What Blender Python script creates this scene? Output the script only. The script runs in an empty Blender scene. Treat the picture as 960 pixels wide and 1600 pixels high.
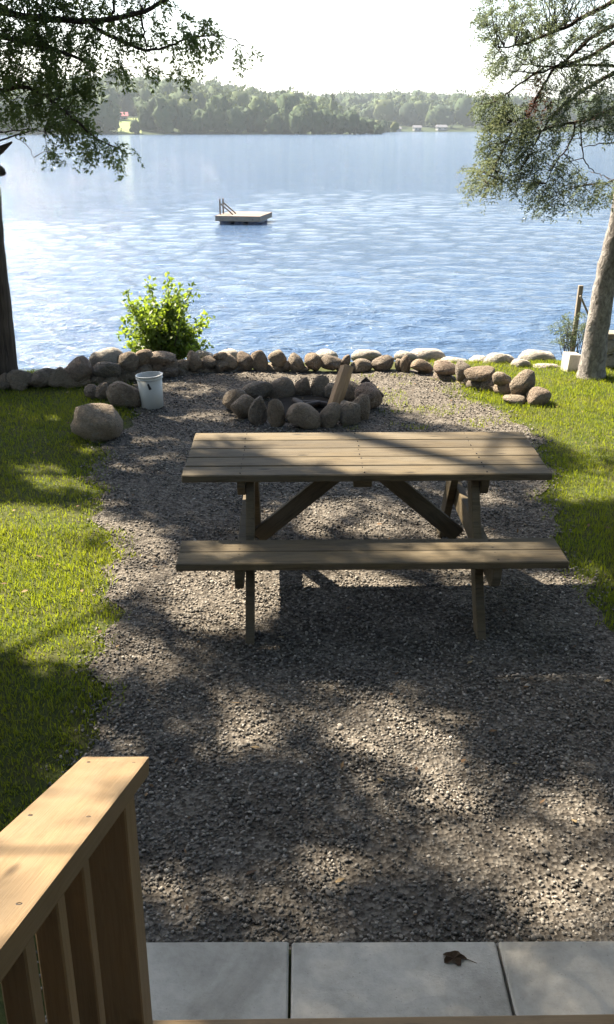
import bpy, bmesh, math, random
import numpy as np
from mathutils import Vector, Matrix, Euler, noise as mnoise
R = math.radians
scene = bpy.context.scene
col = scene.collection
random.seed(7)
rng = np.random.default_rng(11)

# ------------------------------------------------------------------ camera
CAMZ, PITCH, F = 2.34, R(21.9), 1500.0
cam_d = bpy.data.cameras.new('camera')
cam = bpy.data.objects.new('camera', cam_d); col.objects.link(cam)
cam.location = (0, 0, CAMZ)
cam.rotation_euler = (math.pi / 2 - PITCH, 0, 0)
cam_d.sensor_fit = 'VERTICAL'
cam_d.sensor_height = 24.0
cam_d.lens = 24.0 * F / 1600.0
cam_d.clip_start = 0.05
cam_d.clip_end = 20000
scene.camera = cam

# ------------------------------------------------------------------ sun, sky, exposure
SUN = Vector((-0.72, 0.61, 1.0)).normalized()       # direction towards the sun
SUN_EL = math.asin(SUN.z)
world = bpy.data.worlds.new('World'); scene.world = world
world.use_nodes = True
wn = world.node_tree.nodes; wl = world.node_tree.links
wn.clear()
sky = wn.new('ShaderNodeTexSky'); sky.sky_type = 'NISHITA'; sky.sun_disc = False
sky.sun_elevation = SUN_EL
sky.sun_rotation = math.atan2(SUN.x, SUN.y)
sky.altitude = 200; sky.air_density = 1.0; sky.dust_density = 2.5; sky.ozone_density = 1.0
bg = wn.new('ShaderNodeBackground'); bg.inputs['Strength'].default_value = 0.068
wo = wn.new('ShaderNodeOutputWorld')
wl.new(sky.outputs[0], bg.inputs['Color']); wl.new(bg.outputs[0], wo.inputs['Surface'])
sun_d = bpy.data.lights.new('sun', 'SUN')
sun_d.energy = 5.0; sun_d.angle = R(0.55); sun_d.color = (1.0, 0.88, 0.70)
sun = bpy.data.objects.new('sun', sun_d); col.objects.link(sun)
sun.rotation_euler = SUN.to_track_quat('Z', 'Y').to_euler()
sun.location = (-20, 20, 30)
vs = scene.view_settings
vs.view_transform = 'Standard'; vs.look = 'None'; vs.gamma = 1.0; vs.use_curve_mapping = False
vs.exposure = 2.4
scene.render.film_transparent = False
scene.cycles.max_bounces = 8
scene.cycles.transparent_max_bounces = 8

# ------------------------------------------------------------------ measuring helpers (photo pixel -> place)
CP, SP = math.cos(PITCH), math.sin(PITCH)
def ray(px, py):
    u, v = (px - 480) / F, (800 - py) / F
    return Vector((u, CP + v * SP, -SP + v * CP))
def AT(px, py, Y):
    r = ray(px, py); t = Y / r.y
    return Vector((0, 0, CAMZ)) + r * t
def G(px, py, z=0.0):
    r = ray(px, py); t = (z - CAMZ) / r.z
    return Vector((0, 0, CAMZ)) + r * t
def PIX(x, y, z):
    dx, dy, dz = x, y, z - CAMZ
    d = dy * CP - dz * SP
    v = dy * SP + dz * CP
    return 480 + F * dx / d, 800 - F * v / d, d

# ------------------------------------------------------------------ object helpers
def link(o, parent=None):
    col.objects.link(o)
    if parent is not None: o.parent = parent
    return o
def tag(o, label=None, cat=None, group=None, kind=None):
    if label: o['label'] = label
    if cat: o['category'] = cat
    if group: o['group'] = group
    if kind: o['kind'] = kind
    return o
def empty(name, loc=(0, 0, 0), rz=0.0):
    o = bpy.data.objects.new(name, None); o.location = loc; o.rotation_euler = (0, 0, rz)
    o.empty_display_size = 0.1
    return link(o)
def mesh_np(name, V, Fc, mat, parent=None, smooth=False, attr=None):
    """V (n,3), Fc (m,k) equal sized faces."""
    V = np.asarray(V, dtype=np.float32); Fc = np.asarray(Fc, dtype=np.int32)
    me = bpy.data.meshes.new(name)
    n, m, k = len(V), len(Fc), Fc.shape[1]
    me.vertices.add(n); me.vertices.foreach_set('co', V.ravel())
    me.loops.add(m * k); me.loops.foreach_set('vertex_index', Fc.ravel())
    me.polygons.add(m)
    me.polygons.foreach_set('loop_start', np.arange(0, m * k, k, dtype=np.int32))
    me.polygons.foreach_set('loop_total', np.full(m, k, dtype=np.int32))
    if smooth: me.polygons.foreach_set('use_smooth', np.ones(m, dtype=bool))
    if attr is not None:
        a = me.attributes.new('v', 'FLOAT', 'POINT'); a.data.foreach_set('value', np.asarray(attr, dtype=np.float32))
    me.update(calc_edges=True)
    if mat: me.materials.append(mat)
    o = bpy.data.objects.new(name, me)
    return link(o, parent)
def mesh_bm(name, bm, mat, parent=None, smooth=False):
    me = bpy.data.meshes.new(name); bm.to_mesh(me); bm.free()
    if smooth:
        for p in me.polygons: p.use_smooth = True
    if mat: me.materials.append(mat)
    o = bpy.data.objects.new(name, me)
    return link(o, parent)
def box_bm(size, bev=0.004, seg=1, bm=None, M=None, wob=0.0):
    b = bmesh.new()
    bmesh.ops.create_cube(b, size=1.0)
    for v in b.verts: v.co = Vector((v.co.x * size[0], v.co.y * size[1], v.co.z * size[2]))
    if bev: bmesh.ops.bevel(b, geom=b.edges[:] , offset=bev, segments=seg, affect='EDGES', profile=0.7)
    if wob:
        for v in b.verts: v.co += Vector([random.uniform(-wob, wob) for _ in range(3)])
    if M is not None: b.transform(M)
    if bm is None: return b
    me = bpy.data.meshes.new('tmp'); b.to_mesh(me); b.free(); bm.from_mesh(me); bpy.data.meshes.remove(me)
    return bm
def board(name, loc, size, mat, parent, rot=(0, 0, 0), bev=0.004, wob=0.0008, seg=1):
    o = mesh_bm(name, box_bm(size, bev, seg, wob=wob), mat, parent)
    o.location = loc; o.rotation_euler = rot
    return o
def bar_between(name, a, b, w, h, mat, parent, bev=0.003, up=Vector((0, 0, 1)), long_axis_x=True):
    a, b = Vector(a), Vector(b); d = b - a; L = d.length; x = d.normalized()
    y = up.cross(x).normalized(); z = x.cross(y)
    M = Matrix((x, y, z)).transposed()
    o = mesh_bm(name, box_bm((L, w, h), bev, wob=0.0006), mat, parent)
    o.location = (a + b) / 2; o.rotation_euler = M.to_euler()
    return o
def tube_np(pts, radii, n=8, V=None, Fc=None):
    """append a tapered tube along pts to lists V, Fc"""
    V = [] if V is None else V; Fc = [] if Fc is None else Fc
    base = len(V); pts = [Vector(p) for p in pts]
    prev = None
    for i, p in enumerate(pts):
        t = (pts[min(i + 1, len(pts) - 1)] - pts[max(i - 1, 0)])
        t = t.normalized() if t.length > 1e-6 else Vector((0, 0, 1))
        a = Vector((1, 0, 0)) if abs(t.x) < 0.8 else Vector((0, 1, 0))
        if prev is None: u = t.cross(a).normalized()
        else:
            u = (prev - t * prev.dot(t)); u = u.normalized() if u.length > 1e-6 else t.cross(a).normalized()
        prev = u; w = t.cross(u)
        for k in range(n):
            an = 2 * math.pi * k / n
            V.append(p + (u * math.cos(an) + w * math.sin(an)) * radii[i])
    for i in range(len(pts) - 1):
        for k in range(n):
            a0 = base + i * n + k; b0 = base + i * n + (k + 1) % n
            Fc.append((a0, b0, b0 + n, a0 + n))
    return V, Fc

# ------------------------------------------------------------------ material helpers
def mat_new(name):
    m = bpy.data.materials.new(name); m.use_nodes = True
    nt = m.node_tree; nt.nodes.clear()
    out = nt.nodes.new('ShaderNodeOutputMaterial')
    return m, nt, out
class NT:
    def __init__(s, nt): s.nt = nt
    def n(s, t, **kw):
        nd = s.nt.nodes.new(t)
        for k, v in kw.items():
            if k.startswith('i_'): nd.inputs[k[2:].replace('_', ' ')].default_value = v
            else: setattr(nd, k, v)
        return nd
    def l(s, a, b): s.nt.links.new(a, b)
    def ramp(s, fac, stops):
        r = s.n('ShaderNodeValToRGB'); e = r.color_ramp.elements
        while len(e) < len(stops): e.new(0.5)
        for el, (p, c) in zip(e, stops): el.position = p; el.color = (*c, 1)
        s.l(fac, r.inputs[0]); return r.outputs[0]
    def mix(s, fac, a, b, mode='MIX'):
        m = s.n('ShaderNodeMix', data_type='RGBA', blend_type=mode)
        if hasattr(fac, 'links'): s.l(fac, m.inputs[0])
        else: m.inputs[0].default_value = fac
        for i, c in ((6, a), (7, b)):
            if hasattr(c, 'links'): s.l(c, m.inputs[i])
            else: m.inputs[i].default_value = (*c, 1)
        return m.outputs[2]
    def noise(s, vec, scale, detail=4, rough=0.55, dist=0.0):
        nd = s.n('ShaderNodeTexNoise'); nd.inputs['Scale'].default_value = scale
        nd.inputs['Detail'].default_value = detail; nd.inputs['Roughness'].default_value = rough
        nd.inputs['Distortion'].default_value = dist
        if vec is not None: s.l(vec, nd.inputs['Vector'])
        return nd.outputs[0]
    def mapping(s, vec, scale=(1, 1, 1), loc=None):
        m = s.n('ShaderNodeMapping'); m.inputs['Scale'].default_value = scale
        s.l(vec, m.inputs['Vector'])
        if loc is not None: s.l(loc, m.inputs['Location'])
        return m.outputs[0]
    def bump(s, h, strength=0.3, dist=0.01, normal=None):
        b = s.n('ShaderNodeBump'); b.inputs['Strength'].default_value = strength; b.inputs['Distance'].default_value = dist
        s.l(h, b.inputs['Height'])
        if normal is not None: s.l(normal, b.inputs['Normal'])
        return b.outputs[0]
    def principled(s, colr, rough=0.8, normal=None, spec=0.3):
        p = s.n('ShaderNodeBsdfPrincipled')
        if hasattr(colr, 'links'): s.l(colr, p.inputs['Base Color'])
        else: p.inputs['Base Color'].default_value = (*colr, 1)
        if hasattr(rough, 'links'): s.l(rough, p.inputs['Roughness'])
        else: p.inputs['Roughness'].default_value = rough
        p.inputs['Specular IOR Level'].default_value = spec
        if normal is not None: s.l(normal, p.inputs['Normal'])
        return p
def obj_vec(t, rnd=True):
    tc = t.n('ShaderNodeTexCoord'); v = tc.outputs['Object']
    if rnd:
        oi = t.n('ShaderNodeObjectInfo')
        mu = t.n('ShaderNodeMath', operation='MULTIPLY'); mu.inputs[1].default_value = 37.0
        t.l(oi.outputs['Random'], mu.inputs[0])
        ad = t.n('ShaderNodeVectorMath', operation='ADD'); t.l(v, ad.inputs[0]); t.l(mu.outputs[0], ad.inputs[1])
        return ad.outputs[0], oi.outputs['Random']
    return v, None

def wood(name, dark, light, grey, grey_amt, knot=True, rough=0.75, fine=1.0):
    m, nt, out = mat_new(name); t = NT(nt)
    v, rnd = obj_vec(t)
    g = t.mapping(v, (1.2, 22, 22))
    n1 = t.noise(g, 3.0 * fine, 5, 0.6, 0.6)
    n2 = t.noise(t.mapping(v, (4, 160, 160)), 2.0, 3, 0.6)
    c = t.ramp(n1, [(0.30, dark), (0.52, light), (0.72, tuple(x * 0.82 for x in light))])
    c = t.mix(0.35, c, t.ramp(n2, [(0.3, tuple(x * 0.6 for x in dark)), (0.7, light)]))
    big = t.noise(t.mapping(v, (1.5, 5, 5)), 1.7, 4, 0.6)
    fg = t.ramp(big, [(0.35, (0, 0, 0)), (0.68, (grey_amt,) * 3)])
    c = t.mix(fg, c, grey)
    if knot:
        vo = t.n('ShaderNodeTexVoronoi'); vo.inputs['Scale'].default_value = 1.0; vo.feature = 'F1'
        t.l(t.mapping(v, (3.2, 11, 5)), vo.inputs['Vector'])
        k = t.ramp(vo.outputs['Distance'], [(0.05, (1, 1, 1)), (0.13, (0, 0, 0))])
        c = t.mix(k, c, tuple(x * 0.35 for x in dark))
    st = t.noise(t.mapping(v, (2.2, 9, 9)), 2.3, 6, 0.7, 1.2)
    c = t.mix(t.ramp(st, [(0.50, (0, 0, 0)), (0.66, (0.55 * grey_amt,) * 3)]), c, tuple(x * 0.55 for x in dark))
    tone = t.ramp(rnd, [(0.0, (0.72,) * 3), (1.0, (1.2,) * 3)])
    c = t.mix(1.0, c, tone, 'MULTIPLY')
    nrm = t.bump(n1, 0.35, 0.004, t.bump(n2, 0.4, 0.002))
    p = t.principled(c, rough, nrm, 0.25)
    t.l(p.outputs[0], out.inputs[0]); return m

M = {}
M['table_wood'] = wood('table_wood', (0.040, 0.029, 0.016), (0.13, 0.098, 0.054), (0.11, 0.095, 0.070), 0.65)
M['rail_wood'] = wood('rail_wood', (0.185, 0.118, 0.056), (0.235, 0.158, 0.082), (0.18, 0.14, 0.092), 0.5, rough=0.65, fine=0.5)
M['raft_wood'] = wood('raft_wood', (0.14, 0.10, 0.075), (0.24, 0.185, 0.145), (0.22, 0.19, 0.175), 0.5)
M['grey_wood'] = wood('grey_wood', (0.13, 0.105, 0.08), (0.24, 0.20, 0.155), (0.22, 0.20, 0.175), 0.6)
M['split_wood'] = wood('split_wood', (0.24, 0.14, 0.07), (0.48, 0.31, 0.17), (0.40, 0.30, 0.2), 0.4)
M['char_wood'] = wood('char_wood', (0.012, 0.011, 0.010), (0.05, 0.04, 0.035), (0.03, 0.03, 0.03), 0.5)

def rock_mat(name, tones, lichen=0.25, warm=(0.36, 0.29, 0.215), spk=0.38):
    m, nt, out = mat_new(name); t = NT(nt)
    v, rnd = obj_vec(t)
    base = t.ramp(rnd, [(i / (len(tones) - 1), c) for i, c in enumerate(tones)])
    n = t.noise(v, 5.0, 8, 0.65); n2 = t.noise(v, 38.0, 4, 0.7); n3 = t.noise(v, 2.2, 3, 0.5, 1.0)
    c = t.mix(t.ramp(n, [(0.32, (0, 0, 0)), (0.7, (0.75,) * 3)]), base, warm)
    c = t.mix(t.ramp(n3, [(0.52, (0, 0, 0)), (0.62, (lichen,) * 3)]), c, (0.075, 0.065, 0.055))
    c = t.mix(0.5, c, t.ramp(n2, [(0.25, (0.45,) * 3), (0.5, (0.9,) * 3), (0.75, (1.25,) * 3)]), 'MULTIPLY')
    vo = t.n('ShaderNodeTexVoronoi'); vo.inputs['Scale'].default_value = 26.0; t.l(v, vo.inputs['Vector'])
    sc = t.n('ShaderNodeSeparateColor'); t.l(vo.outputs['Color'], sc.inputs[0])
    c = t.mix(spk, c, t.ramp(sc.outputs[0], [(0.0, (0.35,) * 3), (0.45, (0.95,) * 3), (1.0, (1.5,) * 3)]), 'MULTIPLY')
    li = t.noise(v, 3.4, 7, 0.7, 0.4)
    c = t.mix(t.ramp(li, [(0.58, (0, 0, 0)), (0.64, (0.55,) * 3)]), c, (0.36, 0.35, 0.30))
    cr = t.noise(v, 1.6, 5, 0.6, 2.0)
    nrm = t.bump(n, 0.7, 0.09, t.bump(n2, 0.6, 0.012, t.bump(cr, 0.6, 0.25)))
    p = t.principled(c, 0.88, nrm, 0.25)
    t.l(p.outputs[0], out.inputs[0]); return m
M['rock'] = rock_mat('rock', [(0.20, 0.15, 0.11), (0.34, 0.25, 0.17), (0.18, 0.17, 0.155), (0.37, 0.29, 0.21), (0.12, 0.105, 0.09), (0.29, 0.205, 0.16), (0.26, 0.215, 0.165)])
M['pale_rock'] = rock_mat('pale_rock', [(0.48, 0.44, 0.38), (0.42, 0.38, 0.33), (0.54, 0.50, 0.43)], 0.1, (0.50, 0.46, 0.40), 0.2)

def ground_mat(name, cols, scale, bump_s, bump_d, vor=None):
    m, nt, out = mat_new(name); t = NT(nt)
    tc = t.n('ShaderNodeTexCoord'); v = tc.outputs['Object']
    n = t.noise(v, scale, 6, 0.65); n2 = t.noise(v, scale * 0.13, 4, 0.6)
    c = t.ramp(n, [(0.3, cols[0]), (0.5, cols[1]), (0.72, cols[2])])
    c = t.mix(t.ramp(n2, [(0.38, (0, 0, 0)), (0.66, (0.6,) * 3)]), c, cols[3])
    h = n
    if vor:
        vo = t.n('ShaderNodeTexVoronoi'); vo.inputs['Scale'].default_value = vor; t.l(v, vo.inputs['Vector'])
        sep = t.n('ShaderNodeSeparateColor'); t.l(vo.outputs['Color'], sep.inputs[0])
        c = t.mix(0.7, c, t.ramp(sep.outputs[0], [(0.0, tuple(x * 0.5 for x in cols[0])), (0.5, cols[1]), (1.0, cols[2])]))
        h = vo.outputs['Distance']
    nrm = t.bump(h, bump_s, bump_d)
    p = t.principled(c, 0.95, nrm, 0.1)
    t.l(p.outputs[0], out.inputs[0]); return m
M['soil'] = ground_mat('soil', [(0.020, 0.030, 0.009), (0.045, 0.058, 0.016), (0.075, 0.08, 0.028), (0.06, 0.055, 0.024)], 30, 0.6, 0.02)
M['gravel_bed'] = ground_mat('gravel_bed', [(0.035, 0.030, 0.025), (0.085, 0.074, 0.062), (0.19, 0.172, 0.148), (0.098, 0.085, 0.068)], 60, 0.8, 0.012, 65)
M['hill_ground'] = ground_mat('hill_ground', [(0.012, 0.022, 0.009), (0.022, 0.036, 0.014), (0.04, 0.055, 0.02), (0.02, 0.03, 0.011)], 0.15, 0.2, 0.5)

def attr_mat(name, stops, rough=0.9, trans=0.0, tcol=None, spec=0.2, noise_scale=None, patch=None):
    m, nt, out = mat_new(name); t = NT(nt)
    a = t.n('ShaderNodeAttribute'); a.attribute_name = 'v'
    c = t.ramp(a.outputs['Fac'], stops)
    if noise_scale:
        tc = t.n('ShaderNodeTexCoord')
        c = t.mix(0.6, c, t.ramp(t.noise(tc.outputs['Object'], noise_scale, 3), [(0.3, (0.55,) * 3), (0.7, (1.2,) * 3)]), 'MULTIPLY')
    if patch:
        tc = t.n('ShaderNodeTexCoord')
        f = t.ramp(t.noise(tc.outputs['Object'], patch[0], 4, 0.6), [(patch[1], (0, 0, 0)), (patch[2], (patch[4],) * 3)])
        c = t.mix(f, c, patch[3])
    p = t.principled(c, rough, None, spec)
    if trans:
        tr = t.n('ShaderNodeBsdfTranslucent')
        cc = t.mix(0.75, c, tcol) if tcol else c
        t.l(cc, tr.inputs[0])
        ms = t.n('ShaderNodeMixShader'); ms.inputs[0].default_value = trans
        t.l(p.outputs[0], ms.inputs[1]); t.l(tr.outputs[0], ms.inputs[2]); t.l(ms.outputs[0], out.inputs[0])
    else: t.l(p.outputs[0], out.inputs[0])
    return m
M['pebble'] = attr_mat('pebble', [(0.0, (0.036, 0.034, 0.031)), (0.35, (0.102, 0.095, 0.085)), (0.65, (0.19, 0.173, 0.152)), (0.9, (0.32, 0.29, 0.25)), (1.0, (0.50, 0.47, 0.42))], 0.85)
M['grass'] = attr_mat('grass', [(0.0, (0.028, 0.060, 0.007)), (0.5, (0.066, 0.115, 0.011)), (0.85, (0.125, 0.15, 0.018)), (1.0, (0.25, 0.21, 0.06))], 0.75, 0.48, (0.30, 0.35, 0.015), patch=(1.1, 0.42, 0.66, (0.19, 0.165, 0.035), 0.6))
M['cedar'] = attr_mat('cedar', [(0.0, (0.036, 0.062, 0.03)), (0.55, (0.09, 0.13, 0.052)), (1.0, (0.18, 0.20, 0.06))], 0.7, 0.45, (0.17, 0.22, 0.05))
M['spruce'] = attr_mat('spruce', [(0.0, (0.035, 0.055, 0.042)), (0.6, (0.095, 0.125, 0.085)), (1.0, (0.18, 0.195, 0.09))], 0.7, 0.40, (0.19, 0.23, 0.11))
M['spruce_dead'] = attr_mat('spruce_dead', [(0.0, (0.10, 0.045, 0.03)), (1.0, (0.24, 0.11, 0.08))], 0.8, 0.25, (0.3, 0.14, 0.09))
M['shrub'] = attr_mat('shrub', [(0.0, (0.03, 0.065, 0.015)), (0.5, (0.07, 0.12, 0.025)), (1.0, (0.15, 0.20, 0.04))], 0.5, 0.48, (0.32, 0.43, 0.03), 0.4)
M['forest'] = attr_mat('forest', [(0.0, (0.014, 0.030, 0.015)), (0.5, (0.030, 0.054, 0.021)), (0.8, (0.056, 0.078, 0.026)), (1.0, (0.085, 0.095, 0.036))], 0.9, 0.12, (0.14, 0.17, 0.04))

def bark_mat(name, c1, c2, c3, vs_=(9, 9, 1.3), bs=0.9):
    m, nt, out = mat_new(name); t = NT(nt)
    tc = t.n('ShaderNodeTexCoord'); v = tc.outputs['Object']
    n = t.noise(t.mapping(v, vs_), 3.0, 7, 0.65, 0.8); n2 = t.noise(v, 4, 4)
    c = t.ramp(n, [(0.3, c1), (0.55, c2), (0.75, c3)])
    c = t.mix(0.5, c, t.ramp(n2, [(0.3, (0.6,) * 3), (0.7, (1.1,) * 3)]), 'MULTIPLY')
    p = t.principled(c, 0.95, t.bump(n, bs, 0.03), 0.1)
    t.l(p.outputs[0], out.inputs[0]); return m
M['cedar_bark'] = bark_mat('cedar_bark', (0.03, 0.024, 0.02), (0.085, 0.068, 0.055), (0.15, 0.12, 0.10), (10, 10, 0.8))
M['spruce_bark'] = bark_mat('spruce_bark', (0.10, 0.09, 0.085), (0.27, 0.25, 0.235), (0.42, 0.39, 0.36), (9, 9, 6), 1.0)
M['twig'] = bark_mat('twig', (0.03, 0.024, 0.02), (0.07, 0.055, 0.045), (0.11, 0.09, 0.07))

def simple(name, c, rough=0.6, spec=0.3, nscale=8, namt=0.35, bumpd=0.002):
    m, nt, out = mat_new(name); t = NT(nt)
    tc = t.n('ShaderNodeTexCoord'); n = t.noise(tc.outputs['Object'], nscale, 6, 0.65)
    cc = t.mix(namt, c, t.ramp(n, [(0.3, tuple(x * 0.55 for x in c)), (0.7, tuple(min(1, x * 1.15) for x in c))]))
    p = t.principled(cc, rough, t.bump(n, 0.3, bumpd), spec)
    t.l(p.outputs[0], out.inputs[0]); return m
M['concrete'] = simple('concrete', (0.36, 0.345, 0.315), 0.9, 0.2, 9, 0.6, 0.003)
m, nt, out = mat_new('concrete'); t = NT(nt)
v, rnd = obj_vec(t)
n1 = t.noise(v, 2.6, 6, 0.6, 0.5); n2 = t.noise(v, 26, 5, 0.7); n3 = t.noise(v, 140, 3, 0.6)
c = t.ramp(n1, [(0.32, (0.28, 0.262, 0.225)), (0.5, (0.42, 0.395, 0.345)), (0.7, (0.50, 0.47, 0.415))])
c = t.mix(0.5, c, t.ramp(n2, [(0.3, (0.72,) * 3), (0.6, (1.08,) * 3)]), 'MULTIPLY')
c = t.mix(t.ramp(n3, [(0.66, (0, 0, 0)), (0.74, (0.6,) * 3)]), c, (0.07, 0.065, 0.055))
c = t.mix(1.0, c, t.ramp(rnd, [(0.0, (0.86,) * 3), (1.0, (1.1,) * 3)]), 'MULTIPLY')
p = t.principled(c, 0.92, t.bump(n2, 0.35, 0.006, t.bump(n3, 0.4, 0.003)), 0.15); t.l(p.outputs[0], out.inputs[0]); M['concrete'] = m
M['plastic'] = simple('plastic', (0.52, 0.52, 0.49), 0.45, 0.4, 5, 0.15, 0.001)
M['dark_mark'] = simple('dark_mark', (0.03, 0.03, 0.035), 0.8)
M['metal'] = simple('metal', (0.25, 0.25, 0.25), 0.5)
M['blue_float'] = simple('blue_float', (0.05, 0.08, 0.16), 0.5)
M['cabin_wall'] = simple('cabin_wall', (0.20, 0.11, 0.085), 0.8, nscale=0.8)
M['cabin_roof'] = simple('cabin_roof', (0.30, 0.085, 0.095), 0.7, nscale=0.8)
M['white_wall'] = simple('white_wall', (0.26, 0.26, 0.25), 0.8, nscale=0.8)
M['grey_roof'] = simple('grey_roof', (0.13, 0.13, 0.14), 0.8, nscale=0.8)
M['window'] = simple('window', (0.03, 0.035, 0.045), 0.2, 0.5)
M['dry_leaf'] = simple('dry_leaf', (0.10, 0.065, 0.04), 0.8, 0.2, 30, 0.5)
M['meadow'] = simple('meadow', (0.16, 0.20, 0.07), 0.9, 0.1, 0.2, 0.4)
M['ash'] = simple('ash', (0.016, 0.015, 0.013), 0.95, 0.1, 25, 0.6, 0.01)

# water
m, nt, out = mat_new('lake_water'); t = NT(nt)
tc = t.n('ShaderNodeTexCoord'); v = tc.outputs['Object']
w1 = t.noise(t.mapping(v, (0.85, 1.6, 1)), 3.2, 4, 0.6, 0.5)
w2 = t.noise(t.mapping(v, (0.6, 1.7, 1)), 7.0, 3, 0.65, 0.4)
w3 = t.noise(t.mapping(v, (0.25, 0.8, 1)), 0.9, 4, 0.6, 0.3)
w4 = t.noise(t.mapping(v, (0.05, 0.35, 1)), 0.35, 5, 0.65, 0.3)
nrm = t.bump(w1, 1.0, 0.10, t.bump(w2, 0.9, 0.07, t.bump(w3, 0.9, 0.15, t.bump(w4, 0.9, 0.7))))
p = t.principled((0.040, 0.075, 0.138), 0.08, nrm, 0.5)
p.inputs['IOR'].default_value = 1.333
t.l(p.outputs[0], out.inputs[0]); M['water'] = m

# ------------------------------------------------------------------ setting: ground, gravel, lake, hills
WATER_Z = -0.9
def interp(x, pts):
    xs = [p[0] for p in pts]; ys = [p[1] for p in pts]
    return np.interp(x, xs, ys)
BANK = [(-30, 9.4), (-4, 9.5), (-2.5, 9.6), (-1, 10.0), (1, 10.05), (2, 10.0), (3.2, 10.0), (30, 10.5)]
def ground_z(x, y):
    yb = interp(x, BANK)
    s = np.clip((y - yb) / 2.6, 0, 1)
    z = -1.5 * (s * s * (3 - 2 * s))
    z = z - np.clip((y - yb - 2.6) / 30, 0, 1) * 3.0
    z = z + 0.012 * np.sin(x * 3.1 + 1) * np.cos(y * 2.3) * (1 - s)
    return z
# one sheet: fine near the lot, running out under the lake to beyond the far hills
xs = np.concatenate([np.linspace(-2400, -40, 14), np.linspace(-30, -6, 13), np.linspace(-5.5, 6, 70), np.linspace(7, 30, 12), np.linspace(40, 2400, 14)])
ys = np.concatenate([np.linspace(-30, -2, 8), np.linspace(-1.5, 14, 95), np.linspace(15, 60, 14), np.linspace(90, 2400, 12)])
X, Y = np.meshgrid(xs, ys)
Z = ground_z(X, Y)
V = np.stack([X.ravel(), Y.ravel(), Z.ravel()], 1)
nx, ny = len(xs), len(ys)
ii = (np.arange(ny - 1)[:, None] * nx + np.arange(nx - 1)[None, :]).ravel()
ground = mesh_np('ground', V, np.stack([ii, ii + 1, ii + nx + 1, ii + nx], 1), M['soil'], smooth=True)
tag(ground, kind='structure')

# gravel area outline (measured on the photo's ground plane)
LEFT = [(95, 1600), (110, 1400), (138, 1230), (150, 1100), (172, 1000), (176, 900), (165, 820), (148, 760), (150, 715), (170, 690), (196, 668), (225, 640)]
RIGHT = [(1150, 1600), (1120, 1250), (1010, 1050), (940, 950), (893, 890), (862, 820), (856, 750), (850, 700), (815, 660), (770, 640), (730, 618)]
gl = [G(px, py) for px, py in LEFT]; gr = [G(px, py) for px, py in RIGHT]
GLX = sorted([(p.y, p.x) for p in gl]); GRX = sorted([(p.y, p.x) for p in gr])
GLX = [(-2, GLX[0][1] - 0.1)] + GLX + [(10.2, GLX[-1][1] - 0.5)]
GRX = [(-2, GRX[0][1] + 0.1)] + GRX + [(10.2, GRX[-1][1] - 0.1)]
def wig(y, s):
    return 0.05 * np.sin(y * 7.3 + s) + 0.035 * np.sin(y * 17.1 + 2 * s)
def gravel_side(x, y):
    """>0 inside the gravel, metres to the nearer edge"""
    a = x - (interp(y, GLX) + wig(y, 1.0)); b = (interp(y, GRX) + wig(y, 4.0)) - x
    return np.minimum(a, b)
gy = np.linspace(-1.5, 9.7, 150); gu = np.linspace(0, 1, 60)
GX = (interp(gy, GLX) + wig(gy, 1.0))[:, None] * (1 - gu)[None, :] + (interp(gy, GRX) + wig(gy, 4.0))[:, None] * gu[None, :]
GY = np.repeat(gy[:, None], 60, 1)
GZ = ground_z(GX, GY) + 0.008 + 0.004 * np.sin(GX * 9) * np.cos(GY * 11)
V = np.stack([GX.ravel(), GY.ravel(), GZ.ravel()], 1)
ii = (np.arange(149)[:, None] * 60 + np.arange(59)[None, :]).ravel()
gb = mesh_np('gravel_path', V, np.stack([ii, ii + 1, ii + 61, ii + 60], 1), M['gravel_bed'], smooth=True)
tag(gb, kind='structure')

ys1 = G(480, 1473, 0.055).y
# loose gravel stones: uncountable, one object
def ico(sub):
    b = bmesh.new(); bmesh.ops.create_icosphere(b, subdivisions=sub, radius=1.0)
    v = np.array([x.co[:] for x in b.verts]); f = np.array([[q.index for q in p.verts] for p in b.faces]); b.free(); return v, f
IV, IF = ico(1)
def scatter_stones(P, S, name, mat, flat=0.62):
    n = len(P)
    ang = rng.uniform(0, 2 * np.pi, n); ca, sa = np.cos(ang), np.sin(ang)
    tl = rng.normal(0, 0.35, n); ct, st = np.cos(tl), np.sin(tl)
    sc = np.stack([S * rng.uniform(0.85, 1.45, n), S * rng.uniform(0.7, 1.05, n), S * flat * rng.uniform(0.7, 1.25, n)], 1)
    vv = IV[None] * (1 + rng.normal(0, 0.16, (n, len(IV), 1)))
    vv = vv * sc[:, None, :]
    x, y, z = vv[..., 0], vv[..., 1], vv[..., 2]
    x, z = x * ct[:, None] - z * st[:, None], x * st[:, None] + z * ct[:, None]
    x, y = x * ca[:, None] - y * sa[:, None], x * sa[:, None] + y * ca[:, None]
    vv = np.stack([x, y, z], 2) + P[:, None, :]
    ff = (IF[None] + (np.arange(n) * len(IV))[:, None, None]).reshape(-1, 3)
    at = np.repeat(np.clip(rng.beta(2.0, 2.4, n), 0, 1), len(IV))
    return mesh_np(name, vv.reshape(-1, 3), ff, mat, attr=at)
pts = []; sz = []
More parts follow.
